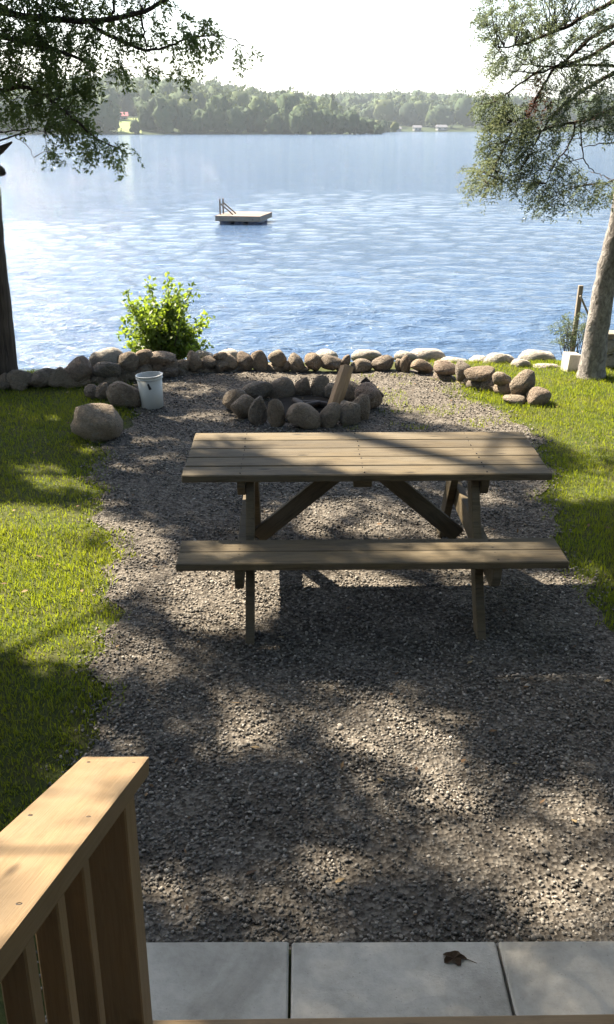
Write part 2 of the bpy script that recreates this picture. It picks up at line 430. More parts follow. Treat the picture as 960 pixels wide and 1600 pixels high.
for y0, y1, dens, smin, smax in ((1.1, 2.15, 4500, 0.004, 0.0112), (2.15, 3.4, 5000, 0.004, 0.0112), (3.4, 4.8, 3900, 0.0045, 0.0112), (4.8, 7.0, 1700, 0.006, 0.012), (7.0, 9.6, 800, 0.007, 0.013)):
    n = int(dens * (y1 - y0) * 5.4)
    x = rng.uniform(-2.0, 3.4, n); y = rng.uniform(y0, y1, n)
    g = gravel_side(x, y)
    lim = np.abs(480 + F * x / (y * CP + CAMZ * SP) - 480) < 540
    keep = lim & (g > -0.14) & (rng.uniform(0, 1, n) < np.clip((g + 0.14) / 0.24, 0, 1)) & ((y > ys1 + 0.012) | (x < -0.70))
    fn = np.array([mnoise.noise((a * 1.7, b * 1.7, 9.0)) + 0.5 * mnoise.noise((a * 5.0, b * 5.0, 2.0)) for a, b in zip(x, y)])
    keep &= rng.uniform(0, 1, n) < np.clip(0.92 - 1.3 * np.clip(fn, 0, 1), 0.25, 1)
    x, y = x[keep], y[keep]
    s = smin + (smax - smin) * rng.beta(1.3, 3.6, len(x)) * np.where(rng.uniform(0, 1, len(x)) < 0.05, 1.5, 1.0)
    pts.append(np.stack([x, y, ground_z(x, y) + 0.008 + s * rng.uniform(0.1, 0.7, len(x))], 1)); sz.append(s)
P = np.concatenate(pts); S = np.concatenate(sz)
tag(scatter_stones(P, S, 'gravel', M['pebble']), 'loose crushed grey gravel spread over the path', 'gravel', kind='stuff')

# grass blades: uncountable, one object
def blades(P, H, W, name, mat, att=None, lean=0.5):
    n = len(P); a = rng.uniform(0, 2 * np.pi, n); b = rng.uniform(0, 2 * np.pi, n)
    L = np.abs(rng.normal(0, lean, n)) * H
    side = np.stack([np.cos(a), np.sin(a), np.zeros(n)], 1) * W[:, None] / 2
    ld = np.stack([np.cos(b), np.sin(b), np.zeros(n)], 1)
    up = np.zeros((n, 3)); up[:, 2] = 1
    mid = P + up * (H * 0.6)[:, None] + ld * (L * 0.35)[:, None]
    tip = P + up * (H * rng.uniform(0.8, 1.0, n))[:, None] + ld * L[:, None]
    vv = np.stack([P - side, P + side, mid + side * 0.8, mid - side * 0.8, tip], 1)
    base = np.array([[0, 1, 2], [0, 2, 3], [3, 2, 4]])
    ff = (base[None] + (np.arange(n) * 5)[:, None, None]).reshape(-1, 3)
    at = np.repeat(rng.beta(2, 2.2, n) if att is None else att, 5)
    return mesh_np(name, vv.reshape(-1, 3), ff, mat, attr=at)
gp = []
for (x0, x1, y0, y1, dens) in ((-3.6, -0.6, 2.3, 5.5, 6500), (-4.4, -1.0, 5.5, 9.55, 3600), (0.6, 4.4, 3.2, 6.0, 4500), (0.9, 4.6, 6.0, 10.3, 4200)):
    n = int((x1 - x0) * (y1 - y0) * dens)
    x = rng.uniform(x0, x1, n); y = rng.uniform(y0, y1, n); g = gravel_side(x, y)
    lim = np.abs(F * x / (y * CP + CAMZ * SP)) < 560
    clump = np.array([mnoise.noise((a * 2.3, b * 2.3, 0.3)) for a, b in zip(x[lim], y[lim])])
    x, y, g = x[lim], y[lim], g[lim]
    yl = np.where(x > 0, 10.3, 9.5)
    soft = np.where((x > 0.8) & (y > 7.0), 0.17, 0.07)
    keep = (rng.uniform(0, 1, len(x)) < np.clip((-g + soft + clump * 0.15) / (soft * 2), 0.0, 1)) & (y < yl)
    gp.append(np.stack([x[keep], y[keep], ground_z(x[keep], y[keep])], 1))
# sparse weeds in the gravel by the wall and along the slabs
n = 9000; x = rng.uniform(0.3, 2.2, n); y = rng.uniform(7.6, 9.5, n)
cl = np.array([mnoise.noise((a * 3.1, b * 3.1, 5.0)) for a, b in zip(x, y)])
k = (cl > 0.05) & (rng.uniform(0, 1, n) < 0.55); gp.append(np.stack([x[k], y[k], np.zeros(k.sum()) + 0.01], 1))
n = 2500; x = rng.uniform(-0.9, 1.6, n); y = ys1 + 0.01 + np.abs(rng.normal(0, 0.025, n))
cl = np.array([mnoise.noise((a * 4.0, 3.3, 5.0)) for a in x]); k = cl > 0.9; gp.append(np.stack([x[k], y[k], np.zeros(k.sum()) + 0.012], 1))
n = 2500; x = rng.uniform(-4.0, -2.0, n); y = rng.uniform(9.3, 10.1, n); gp.append(np.stack([x, y, ground_z(x, y)], 1))
P = np.concatenate(gp); n = len(P)
hn = np.array([mnoise.noise((a * 1.3, b * 1.3, 2.0)) for a, b in P[:, :2]])
tag(blades(P, rng.uniform(0.016, 0.044, n) * (1 + 0.6 * hn), rng.uniform(0.003, 0.0062, n), 'grass', M['grass'], lean=0.75), 'short mown green lawn grass beside the gravel', 'grass', kind='stuff')

# lake: real waves as geometry, finer ripple in the material
na, nr = 400, 440
az = np.linspace(R(-38), R(38), na)
rr = np.exp(np.linspace(math.log(9.6), math.log(75.0), nr))
rr = np.concatenate([rr, np.exp(np.linspace(math.log(80.0), math.log(2300.0), 40))])
nr = len(rr)
A, RR = np.meshgrid(az, rr)
WX, WY = RR * np.sin(A), RR * np.cos(A)
WZ = np.zeros_like(WX)
for i in range(70):
    lam = math.exp(rng.uniform(math.log(0.22), math.log(1.4)))
    th = R(-100) + rng.normal(0, R(36))
    k = 2 * math.pi / lam
    amp = 0.0044 * lam ** 0.75
    fade = np.clip(1.4 - RR * (0.018 / lam), 0, 1) * np.clip((72 - RR) / 50, 0, 1)
    WZ += amp * fade * np.sin(k * (WX * math.cos(th) + WY * math.sin(th)) + rng.uniform(0, 6.28))
WZ = WZ * (0.75 + 0.5 * np.sin(WX * 0.21 + 1) * np.sin(WY * 0.17)) + WATER_Z
ii = (np.arange(nr - 1)[:, None] * na + np.arange(na - 1)[None, :]).ravel()
lake = mesh_np('lake', np.stack([WX.ravel(), WY.ravel(), WZ.ravel()], 1), np.stack([ii, ii + 1, ii + na + 1, ii + na], 1), M['water'], smooth=True)
tag(lake, kind='structure')

# far shore: two wooded hills, near one to the left, a more distant one behind
HORIZ = math.tan
def sky_el(px, pts):           # elevation (tan) of the skyline in the photo
    py = interp(px, pts)
    return np.tan(PITCH - np.arctan((py - 800) / F) * 1.0 - 2 * PITCH + 0) if False else np.tan(-PITCH - np.arctan((py - 800) / F))
NEAR_SKY = [(-900, 172), (-200, 165), (0, 142), (90, 128), (200, 121), (260, 125), (340, 134), (420, 149), (480, 157), (540, 165), (590, 180), (630, 200), (660, 212), (1900, 214)]
FAR_SKY = [(-900, 185), (300, 180), (430, 162), (520, 154), (620, 150), (700, 154), (760, 160), (860, 163), (960, 160), (1200, 165), (1900, 175)]
def px_of(az_): return 480 + F * np.tan(az_) / CP * 1.0
def hill(name, sky_pts, d0, d1, d2, treeh):
    a = np.linspace(R(-40), R(40), 200); d = np.concatenate([np.linspace(d0, d1, 24), np.linspace(d1 + 40, d2, 8)])
    Aa, D = np.meshgrid(a, d)
    ridge = np.maximum(sky_el(px_of(Aa), sky_pts) * d1 + CAMZ - treeh, -3.0)
    s = np.clip((D - d0) / (d1 - d0), 0, 1); back = np.clip((D - d1) / (d2 - d1), 0, 1)
    z = WATER_Z - 0.4 + (ridge + 1.3) * (s ** 0.85) * (1 - back * 0.9) + 0.9 * np.clip(s * 12, 0, 1) * (ridge > -2.5)
    n = len(a); m_ = len(d)
    Vv = np.stack([(D * np.sin(Aa)).ravel(), (D * np.cos(Aa)).ravel(), z.ravel()], 1)
    ii = (np.arange(m_ - 1)[:, None] * n + np.arange(n - 1)[None, :]).ravel()
    o = mesh_np(name, Vv, np.stack([ii, ii + 1, ii + n + 1, ii + n], 1), M['hill_ground'], smooth=True)
    tag(o, kind='structure')
    def zf(az_, dd):
        rg = np.maximum(sky_el(px_of(az_), sky_pts) * d1 + CAMZ - treeh, -3.0)
        s_ = np.clip((dd - d0) / (d1 - d0), 0, 1)
        return WATER_Z - 0.4 + (rg + 1.3) * (s_ ** 0.85) + 0.9 * np.clip(s_ * 12, 0, 1)
    return zf
zn = hill('near_hill', NEAR_SKY, 430, 720, 900, 15.5)
zfar = hill('far_hill', FAR_SKY, 640, 1000, 1350, 15)

def crown_proto(nq, seed, conifer=False, sub=2, qs=(0.09, 0.2)):
    g = np.random.default_rng(seed)
    v0, f0 = ico(sub)
    d = np.array([mnoise.noise(tuple(q * 1.7 + seed * 3.1)) for q in v0]); d2 = np.array([mnoise.noise(tuple(q * 4.0 + seed)) for q in v0])
    d3 = np.array([mnoise.noise(tuple(q * 8.0 + seed)) for q in v0]); core = v0 * (0.86 + 0.46 * d + 0.42 * d2 + (0.22 * d3 if sub > 2 else 0))[:, None]
    if conifer:
        h = (v0[:, 2] + 1) / 2; core = np.stack([core[:, 0] * (1.15 - h), core[:, 1] * (1.15 - h), core[:, 2] * 1.1], 1)
    u = g.normal(size=(nq, 3)); u /= np.linalg.norm(u, axis=1)[:, None]
    rad = 0.80 + 0.44 * np.array([mnoise.noise(tuple(q * 1.7 + seed * 3.1)) for q in u]) + 0.34 * np.array([mnoise.noise(tuple(q * 4.0 + seed)) for q in u]) + g.uniform(0.0, 0.26, nq)
    c = u * rad[:, None]
    if conifer:
        h = (u[:, 2] + 1) / 2; c = np.stack([c[:, 0] * (1.15 - h), c[:, 1] * (1.15 - h), c[:, 2] * 1.1], 1)
    t1 = g.normal(size=(nq, 3)); t1 /= np.linalg.norm(t1, axis=1)[:, None]
    t2 = np.cross(t1, u + 0.4 * g.normal(size=(nq, 3))); t2 /= np.linalg.norm(t2, axis=1)[:, None]
    s = g.uniform(qs[0], qs[1], nq)[:, None]
    q = np.stack([c - t1 * s, c + t2 * s * 0.8, c + t1 * s, c - t2 * s * 0.8], 1).reshape(-1, 3)
    qf = np.arange(nq * 4).reshape(nq, 4)
    tri = np.concatenate([qf[:, [0, 1, 2]], qf[:, [0, 2, 3]]]) + len(core)
    return np.concatenate([core, q]), np.concatenate([f0, tri])
PROTO = [crown_proto(84, s, c) for s, c in ((1, 0), (2, 0), (3, 0), (4, 1), (5, 0), (6, 0))]
def make_forest(name, zf, sky_pts, pxr, d0, d1, n, rmean, label, near):
    Vs, Fs, As = [], [], []; off = 0
    px = rng.uniform(pxr[0], pxr[1], n); d = d0 + (d1 - d0) * np.sqrt(rng.uniform(0, 1, n)) ** 1.0
    a = np.arctan((px - 480) / F * CP)
    z = zf(a, d)
    for i in range(n):
        if sky_el(px[i], sky_pts) * d1 < 1.5: continue
        if not near and (640 < px[i] < 702 or 614 < px[i] < 630) and d[i] < d0 + 11: continue
        if near and 172 < px[i] < 226 and d[i] < d0 + 90: continue      # the cleared cottage lot
        k = rng.choice(len(PROTO), p=[0.2, 0.2, 0.2, 0.03, 0.19, 0.18]); v0, f0 = PROTO[k]
        r = rmean * rng.uniform(0.65, 1.3); h = r * rng.uniform(0.95, 1.45)
        if near: r, h = r * min(1, max(0.35, (640 - px[i]) / 140)), h * min(1, max(0.3, (640 - px[i]) / 140))
        th = rng.uniform(0, 6.28); c, s = math.cos(th), math.sin(th)
        p = np.array([d[i] * math.sin(a[i]), d[i] * math.cos(a[i]), z[i] + h * 0.75 + rng.uniform(0, 2.5)])
        vv = np.stack([(v0[:, 0] * c - v0[:, 1] * s) * r, (v0[:, 0] * s + v0[:, 1] * c) * r, v0[:, 2] * h], 1) + p
        Vs.append(vv); Fs.append(f0 + off); off += len(vv); As.append(np.full(len(vv), rng.beta(2, 2)))
    o = mesh_np(name, np.concatenate(Vs), np.concatenate(Fs), M['forest'], attr=np.concatenate(As))
    tag(o, label, 'forest', kind='stuff')
make_forest('forest', zn, NEAR_SKY, (-160, 640), 442, 735, 2300, 5.2, 'dense green mixed woodland covering the nearer wooded hill', True)
make_forest('forest', zfar, FAR_SKY, (250, 1120), 644, 1020, 2000, 6.0, 'hazy pale green woodland on the more distant hill', False)
# the front row of trees along the far shore: separate trees
crown_me = []
for i, (v0, f0) in enumerate([crown_proto(330, sd, cf, 3, (0.05, 0.12)) for sd, cf in ((11, 0), (12, 0), (13, 0), (14, 1), (15, 0), (16, 0))]):
    o = mesh_np('crown', v0, f0, M['forest'], attr=np.full(len(v0), 0.25 + 0.08 * i)); me = o.data; bpy.data.objects.remove(o); crown_me.append(me)
tv, tf = tube_np([(0, 0, 0), (0, 0, 0.5), (0, 0, 1)], [0.5, 0.4, 0.25], 6)
o = mesh_np('trunk', tv, tf, M['cedar_bark']); trunk_me = o.data; bpy.data.objects.remove(o)
def shore_tree(px, d, r, h, k, label, group):
    a = math.atan((px - 480) / F * CP); z = float(zn(np.array(a), np.array(d)))
    t = empty('shore_tree', (d * math.sin(a), d * math.cos(a), z), rng.uniform(0, 6.28)); tag(t, label, 'tree', group)
    c = link(bpy.data.objects.new('crown', crown_me[k]), t); c.location = (0, 0, h * 0.86); c.scale = (r, r, h)
    c = link(bpy.data.objects.new('trunk', trunk_me), t); c.scale = (0.9, 0.9, h * 0.9); c.location = (0, 0, -0.5)
def LABT(px, k):
    if k == 3: return 'pointed conifer in the front row of trees along the far shore'
    if 132 < px < 178: return 'large dark rounded tree left of the cottage clearing on the far shore'
    if 219 < px < 268: return 'large dark rounded tree right of the cottage clearing on the far shore'
    if px > 470: return 'low tree at the tapering end of the nearer wooded point'
    if px < 135: return 'leafy far shore tree seen behind the cedar foliage'
    return 'medium leafy tree at the water between the clearing and the wooded point'
px = -70.0
while px < 600:
    if not (168 < px < 231):
        big = 132 < px < 178 or 219 < px < 268
        r = rng.uniform(5.2, 7.5) if big else rng.uniform(3.2, 6.2)
        if px > 480: r *= max(0.4, 1 - (px - 480) / 220)
        kk = int(rng.choice([0, 1, 2, 4, 5, 0, 1, 2, 4, 5, 3]))
        shore_tree(px, rng.uniform(436, 446), r, r * rng.uniform(1.0, 1.5), kk, LABT(px, kk), 'trees in the front row along the far shore')
        px += r * 2.1 / 440 * F * 0.62
    else: px += 6
shore_tree(211, 434, 2.3, 3.0, 1, 'small pale tree standing alone on the open lot below the red roofed cottage', None)

def cottage(px, py, d, w, dep, h, wallm, roofm, label, z):
    a = math.atan((px - 480) / F * CP)
    t = empty('cottage', (d * math.sin(a), d * math.cos(a), z), 0.25); tag(t, label, 'cottage')
    board('wall', (0, 0, h / 2), (w, dep, h), wallm, t, bev=0.02, wob=0)
    b = bmesh.new()
    e = 0.5
    vs_ = [b.verts.new(q) for q in ((-w / 2 - e, -dep / 2 - e, h), (w / 2 + e, -dep / 2 - e, h), (w / 2 + e, dep / 2 + e, h), (-w / 2 - e, dep / 2 + e, h), (-w / 2 - e, 0, h * 1.75), (w / 2 + e, 0, h * 1.75))]
    for f in ((0, 1, 5, 4), (2, 3, 4, 5), (0, 4, 3), (1, 2, 5), (3, 2, 1, 0)): b.faces.new([vs_[i] for i in f])
    mesh_bm('roof', b, roofm, t)
    for sx in (-0.28, 0.28):
        wdw = board('window', (sx * w, -dep / 2 - 0.02, h * 0.55), (w * 0.2, 0.08, h * 0.45), M['white_wall'], t, bev=0.01, wob=0)
        board('pane', (0, -0.05, 0), (w * 0.16, 0.04, h * 0.36), M['window'], wdw, bev=0.0, wob=0)
    board('door', (0, -dep / 2 - 0.03, h * 0.4), (w * 0.13, 0.08, h * 0.78), M['white_wall'], t, bev=0.01, wob=0)
def zat(px, d, zf): return float(zf(np.array(math.atan((px - 480) / F * CP)), np.array(float(d))))
cottage(189, 183, 500, 6.5, 4.5, 2.4, M['cabin_wall'], M['cabin_roof'], 'small red roofed cottage in a clearing on the far shore', AT(189, 190, 500).z)
cottage(652, 200, 650, 4.5, 4, 1.8, M['white_wall'], M['grey_roof'], 'white cottage with grey roof by the distant shore', zat(652, 650, zfar))
cottage(690, 200, 652, 6, 4, 1.9, M['white_wall'], M['grey_roof'], 'wider white cottage beside the other on the distant shore', zat(690, 652, zfar))
cottage(622, 203, 646, 3.5, 3, 1.5, M['white_wall'], M['grey_roof'], 'low white boathouse at the wooded point', zat(622, 646, zfar))
# sunny clearing below the red roofed cottage
a0, a1 = (math.atan((q - 480) / F * CP) for q in (184, 221))
cv = []
for d in (432, 450, 475, 505):
    for i in range(6):
        a = a0 + (a1 - a0) * i / 5; cv.append((d * math.sin(a), d * math.cos(a), float(zn(np.array(a), np.array(float(d)))) + 0.25))
cf = [(r * 6 + i, r * 6 + i + 1, r * 6 + i + 7, r * 6 + i + 6) for r in range(3) for i in range(5)]
tag(mesh_np('clearing', cv, cf, M['meadow'], smooth=True), kind='structure')

# ------------------------------------------------------------------ paving slabs and steps
pav = board('paving_bed', (0.88, 1.88, 0.008), (3.14, 0.66, 0.02), M['soil'], None, bev=0, wob=0)
tag(pav, kind='structure')
ys0, ys1 = 1.60, G(480, 1473, 0.055).y
for i in range(-1, 4):
    cx = 0.262 + i * 0.622
    o = board('paving_slab', (cx - 0.88, (ys0 + ys1) / 2 - 1.88, 0.032 + (0.004 if i == 1 else 0)), (0.614, ys1 - ys0, 0.045), M['concrete'], pav, rot=(0, 0, R(0.35) + random.uniform(-.002, .002)), bev=0.006, wob=0.0)

steps = empty('porch_steps', (0.5, 1.2, 0), R(0.9)); tag(steps, 'unpainted new wood porch steps above the paving slabs', 'steps')
for k in range(4):
    zt = 0.36 + 0.135 * k
    yn = 1.690 - 0.30 * k - 1.2
    for j in range(2):
        board('tread_board', (0.25, yn - 0.07 - j * 0.146, zt - 0.019), (2.3, 0.14, 0.038), M['rail_wood'], steps, bev=0.004)
    board('riser', (0.25, yn - 0.03 - 0.012, zt - 0.038 - 0.05), (2.26, 0.02, 0.095), M['rail_wood'], steps, bev=0.002)
for x in (-0.86, 0.25, 1.36):
    bar_between('stringer', (x, 0.42, 0.14), (x, -0.66, 0.14 + 0.135 * 3.6), 0.04, 0.2, M['rail_wood'], steps)

rail = empty('stair_railing', (-0.40, 1.55, 0)); tag(rail, 'new pale wood stair railing with a flat cap board', 'railing')
slope = math.atan(0.452)
end = Vector((0, 1.675 - 1.55, 1.115))           # far end of the cap, mid width, top
dirv = Vector((0, -math.cos(slope), math.sin(slope)))
c = end + dirv * 0.95
cap = mesh_bm('cap_board', box_bm((1.9, 0.140, 0.038), 0.005, 2, wob=0.0006), M['rail_wood'], rail)
Mx = Matrix((-dirv, Vector((1, 0, 0)), (-dirv).cross(Vector((1, 0, 0))))).transposed()
cap.rotation_euler = Mx.to_euler(); nrm_ = (-dirv).cross(Vector((1, 0, 0)))
if nrm_.z < 0: nrm_ = -nrm_
cap.location = c - nrm_ * 0.019
sv, sf = [], []
for lx, ly in ((0.895, -0.045), (0.89, 0.048), (0.50, -0.05), (0.49, 0.047), (0.10, -0.047), (0.105, 0.05)):
    tube_np([(lx, ly, -0.0192), (lx, ly, -0.0202)] if nrm_.z < 0 else [(lx, ly, 0.0188), (lx, ly, 0.0198)], [0.0045, 0.003], 8, sv, sf)
    tube_np([(lx, ly, -0.0188), (lx, ly, -0.0198)], [0.0045, 0.003], 8, sv, sf)
tag(mesh_np('screw_heads', sv, sf, M['dark_mark'], cap), kind='stuff')
def under(y):  # underside of the cap at local y
    return end.z + (end.y - y) * math.tan(slope) - 0.038 / math.cos(slope)
def upright(name, x, y, wx, wy, z0=0.0):
    b = bmesh.new(); h1 = under(y - wy / 2) - 0.001; h2 = under(y + wy / 2) - 0.001
    q = [(x - wx / 2, y - wy / 2), (x + wx / 2, y - wy / 2), (x + wx / 2, y + wy / 2), (x - wx / 2, y + wy / 2)]
    hb = [b.verts.new((*p_, z0)) for p_ in q]; ht = [b.verts.new((p_[0], p_[1], h1 if i < 2 else h2)) for i, p_ in enumerate(q)]
    b.faces.new(hb[::-1]); b.faces.new(ht)
    for i in range(4): b.faces.new((hb[i], hb[(i + 1) % 4], ht[(i + 1) % 4], ht[i]))
    bmesh.ops.bevel(b, geom=b.edges[:], offset=0.003, segments=1, affect='EDGES')
    o = mesh_bm(name, b, M['rail_wood'], rail)
    me = o.data; mid = Vector((x, y, (z0 + h1) / 2))      # grain runs up the post: local X up
    rot = Matrix.Rotation(-math.pi / 2, 4, 'Y')
    for v_ in me.vertices: v_.co = rot.inverted() @ (v_.co - mid)
    o.location = mid; o.rotation_euler = rot.to_euler()
upright('post', 0.010, -0.03, 0.092, 0.089)
for k in range(8):
    yy = -0.285 - 0.148 * k
    upright('baluster', 0.012, yy, 0.040, 0.040, 0.30 + 0.0 + (-yy) * 0.45)
bar_between('bottom_rail', (0.012, -0.075, 0.30), (0.012, -1.2, 0.30 + 1.125 * 0.452), 0.04, 0.07, M['rail_wood'], rail)

# dry leaf on the slab
lf = empty('dry_leaf', G(710, 1500, 0.058)); tag(lf, 'crumpled dry brown leaf lying on a paving slab', 'leaf')
b = bmesh.new(); vs_ = []
ctr = b.verts.new((0, 0, 0.008))
for i in range(22):
    a = 2 * math.pi * i / 22; r = 0.030 * (1 + 0.28 * math.cos(5 * a)) * (1.15 if abs(a - math.pi) < 0.4 else 1)
    vs_.append(b.verts.new((r * math.cos(a), r * 0.8 * math.sin(a), 0.006 + 0.010 * math.sin(2.5 * a) ** 2)))
for i in range(22): b.faces.new((ctr, vs_[i], vs_[(i + 1) % 22]))
bmesh.ops.solidify(b, geom=b.faces[:], thickness=0.0015)
mesh_bm('blade', b, M['dry_leaf'], lf)
v_, f_ = tube_np([(0.02, 0, 0.006), (0.04, -0.006, 0.008), (0.065, -0.016, 0.004)], [0.0016, 0.0012, 0.0008], 5); mesh_np('stalk', v_, f_, M['dry_leaf'], lf)

# ------------------------------------------------------------------ picnic table
tb = empty('picnic_table', (0.295, 4.80, 0.0), R(1.0)); tag(tb, 'weathered wooden picnic table with attached benches on the gravel', 'picnic table')
TW = M['table_wood']
for i in range(5):
    board('tabletop_board', (random.uniform(-.004, .004), -0.284 + i * 0.1425, 0.731), (1.83 + random.uniform(-.008, .008), 0.134, 0.038), TW, tb, rot=(0, 0, random.uniform(-.001, .001)), bev=0.005)
for sy in (-1, 1):
    for j in range(2):
        yy = sy * (0.475 + 0.072 + j * 0.1415) if sy > 0 else -(0.475 + 0.072 - 0.0 + j * 0.1415)
        board('bench_board', (random.uniform(-.004, .004), yy, 0.441), (1.83, 0.137, 0.038), TW, tb, rot=(0, 0, random.uniform(-.0015, .0015)), bev=0.005)
for sx, xx in ((-1, -0.585), (1, 0.545)):
    xo = xx + sx * 0.0
    # each A frame: two legs, a cleat under the top, a beam that carries the benches
    for sy in (-1, 1):
        a = Vector((xo - sy * 0.0, sy * 0.20, 0.712)); b_ = Vector((xo, sy * 0.655, -0.004))
        d = (b_ - a)
        bm = bmesh.new(); hw = 0.052 / math.cos(math.atan2(abs(d.y), abs(d.z)))
        tk = 0.021; off = 0.0
        q = [(a.y - hw, a.z), (a.y + hw, a.z), (b_.y + hw, b_.z), (b_.y - hw, b_.z)]
        fr = [bm.verts.new((xo + off - tk, *p_)) for p_ in q]; bk = [bm.verts.new((xo + off + tk, *p_)) for p_ in q]
        bm.faces.new(fr); bm.faces.new(bk[::-1])
        for i in range(4): bm.faces.new((fr[(i + 1) % 4], fr[i], bk[i], bk[(i + 1) % 4]))
        bmesh.ops.recalc_face_normals(bm, faces=bm.faces[:])
        bmesh.ops.bevel(bm, geom=bm.edges[:], offset=0.003, segments=1, affect='EDGES')
        mesh_bm('leg', bm, TW, tb)
    def chamfer_beam(name, cx, zc, half, hh, th):
        bm = bmesh.new(); cc = hh * 0.9
        q = [(-half, zc + hh), (half, zc + hh), (half, zc + hh - cc * 0.9), (half - cc * 0.55, zc - hh * 0.75), (half - cc * 1.1, zc - hh), (-half + cc * 1.1, zc - hh), (-half + cc * 0.55, zc - hh * 0.75), (-half, zc + hh - cc * 0.9)]
        fr = [bm.verts.new((cx - th, *p_)) for p_ in q]; bk = [bm.verts.new((cx + th, *p_)) for p_ in q]
        bm.faces.new(fr); bm.faces.new(bk[::-1])
        for i in range(len(q)): bm.faces.new((fr[(i + 1) % len(q)], fr[i], bk[i], bk[(i + 1) % len(q)]))
        bmesh.ops.recalc_face_normals(bm, faces=bm.faces[:])
        bmesh.ops.bevel(bm, geom=[e for e in bm.edges], offset=0.002, segments=1, affect='EDGES')
        mesh_bm(name, bm, TW, tb)
    ox = xo + sx * 0.043
    chamfer_beam('cleat', ox, 0.665, 0.325, 0.046, 0.020)
    chamfer_beam('bench_beam', ox, 0.356, 0.735, 0.065, 0.020)
    bar_between('brace', (xo - sx * 0.024, -0.03, 0.285), (sx * 0.09 - 0.02, -0.03, 0.672), 0.036, 0.088, TW, tb)
chamfer_beam('cleat', -0.02, 0.682, 0.30, 0.029, 0.045)
sv, sf = [], []
for fx in (-0.628, -0.02, 0.588):
    for yb in [-0.284 + i * 0.1425 for i in range(5)]:
        for o_ in (-0.04, 0.04): tube_np([(fx + random.uniform(-.006, .006), yb + o_, 0.7500), (fx, yb + o_, 0.7512)], [0.006, 0.004], 6, sv, sf)
    for yb in (-0.547, -0.6885, 0.547, 0.6885):
        for o_ in (-0.04, 0.04):
            if fx != -0.02: tube_np([(fx, yb + o_, 0.4600), (fx, yb + o_, 0.4612)], [0.006, 0.004], 6, sv, sf)
tag(mesh_np('screw_heads', sv, sf, M['dark_mark'], tb), kind='stuff')

# ------------------------------------------------------------------ rocks
def rock_mesh(seed, blocky=0.4):
    b = bmesh.new(); bmesh.ops.create_icosphere(b, subdivisions=3, radius=1.0)
    g = random.Random(seed)
    planes = [(Vector([g.gauss(0, 1) for _ in range(3)]).normalized(), g.uniform(0.52, 0.86)) for _ in range(12)]
    o = Vector((seed * 7.7, seed * 3.3, 1.0))
    for v in b.verts:
        d = v.co.normalized()
        r = 1.0 + 0.26 * mnoise.noise(d * 1.1 + o) + 0.06 * mnoise.noise(d * 2.6 + o) + 0.02 * mnoise.noise(d * 6.0 + o)
        p = d * r
        for nrm, lim in planes:
            e = p.dot(nrm) - lim
            if e > 0: p -= nrm * e * (0.55 + blocky * 0.4)
        v.co = p
    me = bpy.data.meshes.new('stone'); b.to_mesh(me); b.free()
    for p in me.polygons: p.use_smooth = True
    return me
ROCKS = [rock_mesh(s, 0.15 + 0.07 * (s % 5)) for s in range(1, 13)]
PALE = [m_.copy() for m_ in ROCKS[:5]]
for m_ in ROCKS: m_.materials.append(M['rock'])
for m_ in PALE: m_.materials.append(M['pale_rock'])
def stone_dims(px, py, w, h, d, a, deep=0.9):
    rx = w / 2 * d / F; ry = rx * deep
    ah = h / 2 * d / F
    rz2 = (ah ** 2 - (ry * math.sin(a)) ** 2) / math.cos(a) ** 2
    rz = math.sqrt(max(rz2, (0.35 * rx) ** 2))
    return rx, ry, rz
cnt = [0]
def put_stone(name, loc, dims, parent=None, pale=False, tilt=0.25, yaw=None):
    cnt[0] += 1; lib = PALE if pale else ROCKS
    o = bpy.data.objects.new(name, lib[cnt[0] * 5 % len(lib)])
    link(o, parent)
    o.location = Vector(loc) - (parent.location if parent is not None else Vector((0, 0, 0)))
    o.rotation_euler = (random.uniform(-tilt, tilt), random.uniform(-tilt, tilt), random.choice((0, math.pi)) + random.uniform(-0.35, 0.35))
    o.scale = [q * 1.14 for q in dims]
    return o
def ground_stone(name, px, py, w, h, parent=None, sink=0.82, pale=False, zg=None, deep=0.9, tilt=0.2):
    p = G(px, py, 0.1)
    for _ in range(4):
        a = math.atan2(CAMZ - p.z, p.y); d = p.y * CP + (CAMZ - p.z) * SP
        dims = stone_dims(px, py, w, h, d, a, deep)
        zz = (0.0 if zg is None else zg) + dims[2] * sink
        p = G(px, py, zz)
    return put_stone(name, p, dims, parent, pale, tilt)
WALLY = [(-60, 8.95), (0, 9.0), (100, 9.1), (200, 9.35), (300, 9.6), (400, 9.72), (600, 9.72), (650, 9.6), (720, 9.2), (780, 8.8), (830, 8.5)]
def wall_stone(px, py, w, h, parent, dy=0.0, pale=False, fill=True):
    Yc = float(interp(px, WALLY)) + dy
    p = AT(px, py, Yc); a = math.atan2(CAMZ - p.z, p.y); d = p.y * CP + (CAMZ - p.z) * SP
    dims = stone_dims(px, py, w, h, d, a)
    zg = float(ground_z(p.x, p.y))
    if p.z - dims[2] < zg - dims[2] * 0.4: p.z = zg + dims[2] * 0.7
    put_stone('stone', p, dims, parent, pale)
    if fill:
        zb = p.z - dims[2] * 0.85
        while zb > zg + 0.03:
            hz = max(min(0.09, (zb - zg) * 0.62), 0.05)
            put_stone('stone', (p.x + random.uniform(-.03, .03), p.y + random.uniform(0.0, 0.05), zb - hz * 0.75), (max(dims[0] * random.uniform(.8, 1.1), 0.09), 0.12, hz), parent, pale)
            zb -= hz * 1.6
wallL = empty('stone_wall', (-1.9, 9.2, 0)); tag(wallL, 'low rough wall of shaded dark stones between the cedar trunk and the bucket', 'stone wall')
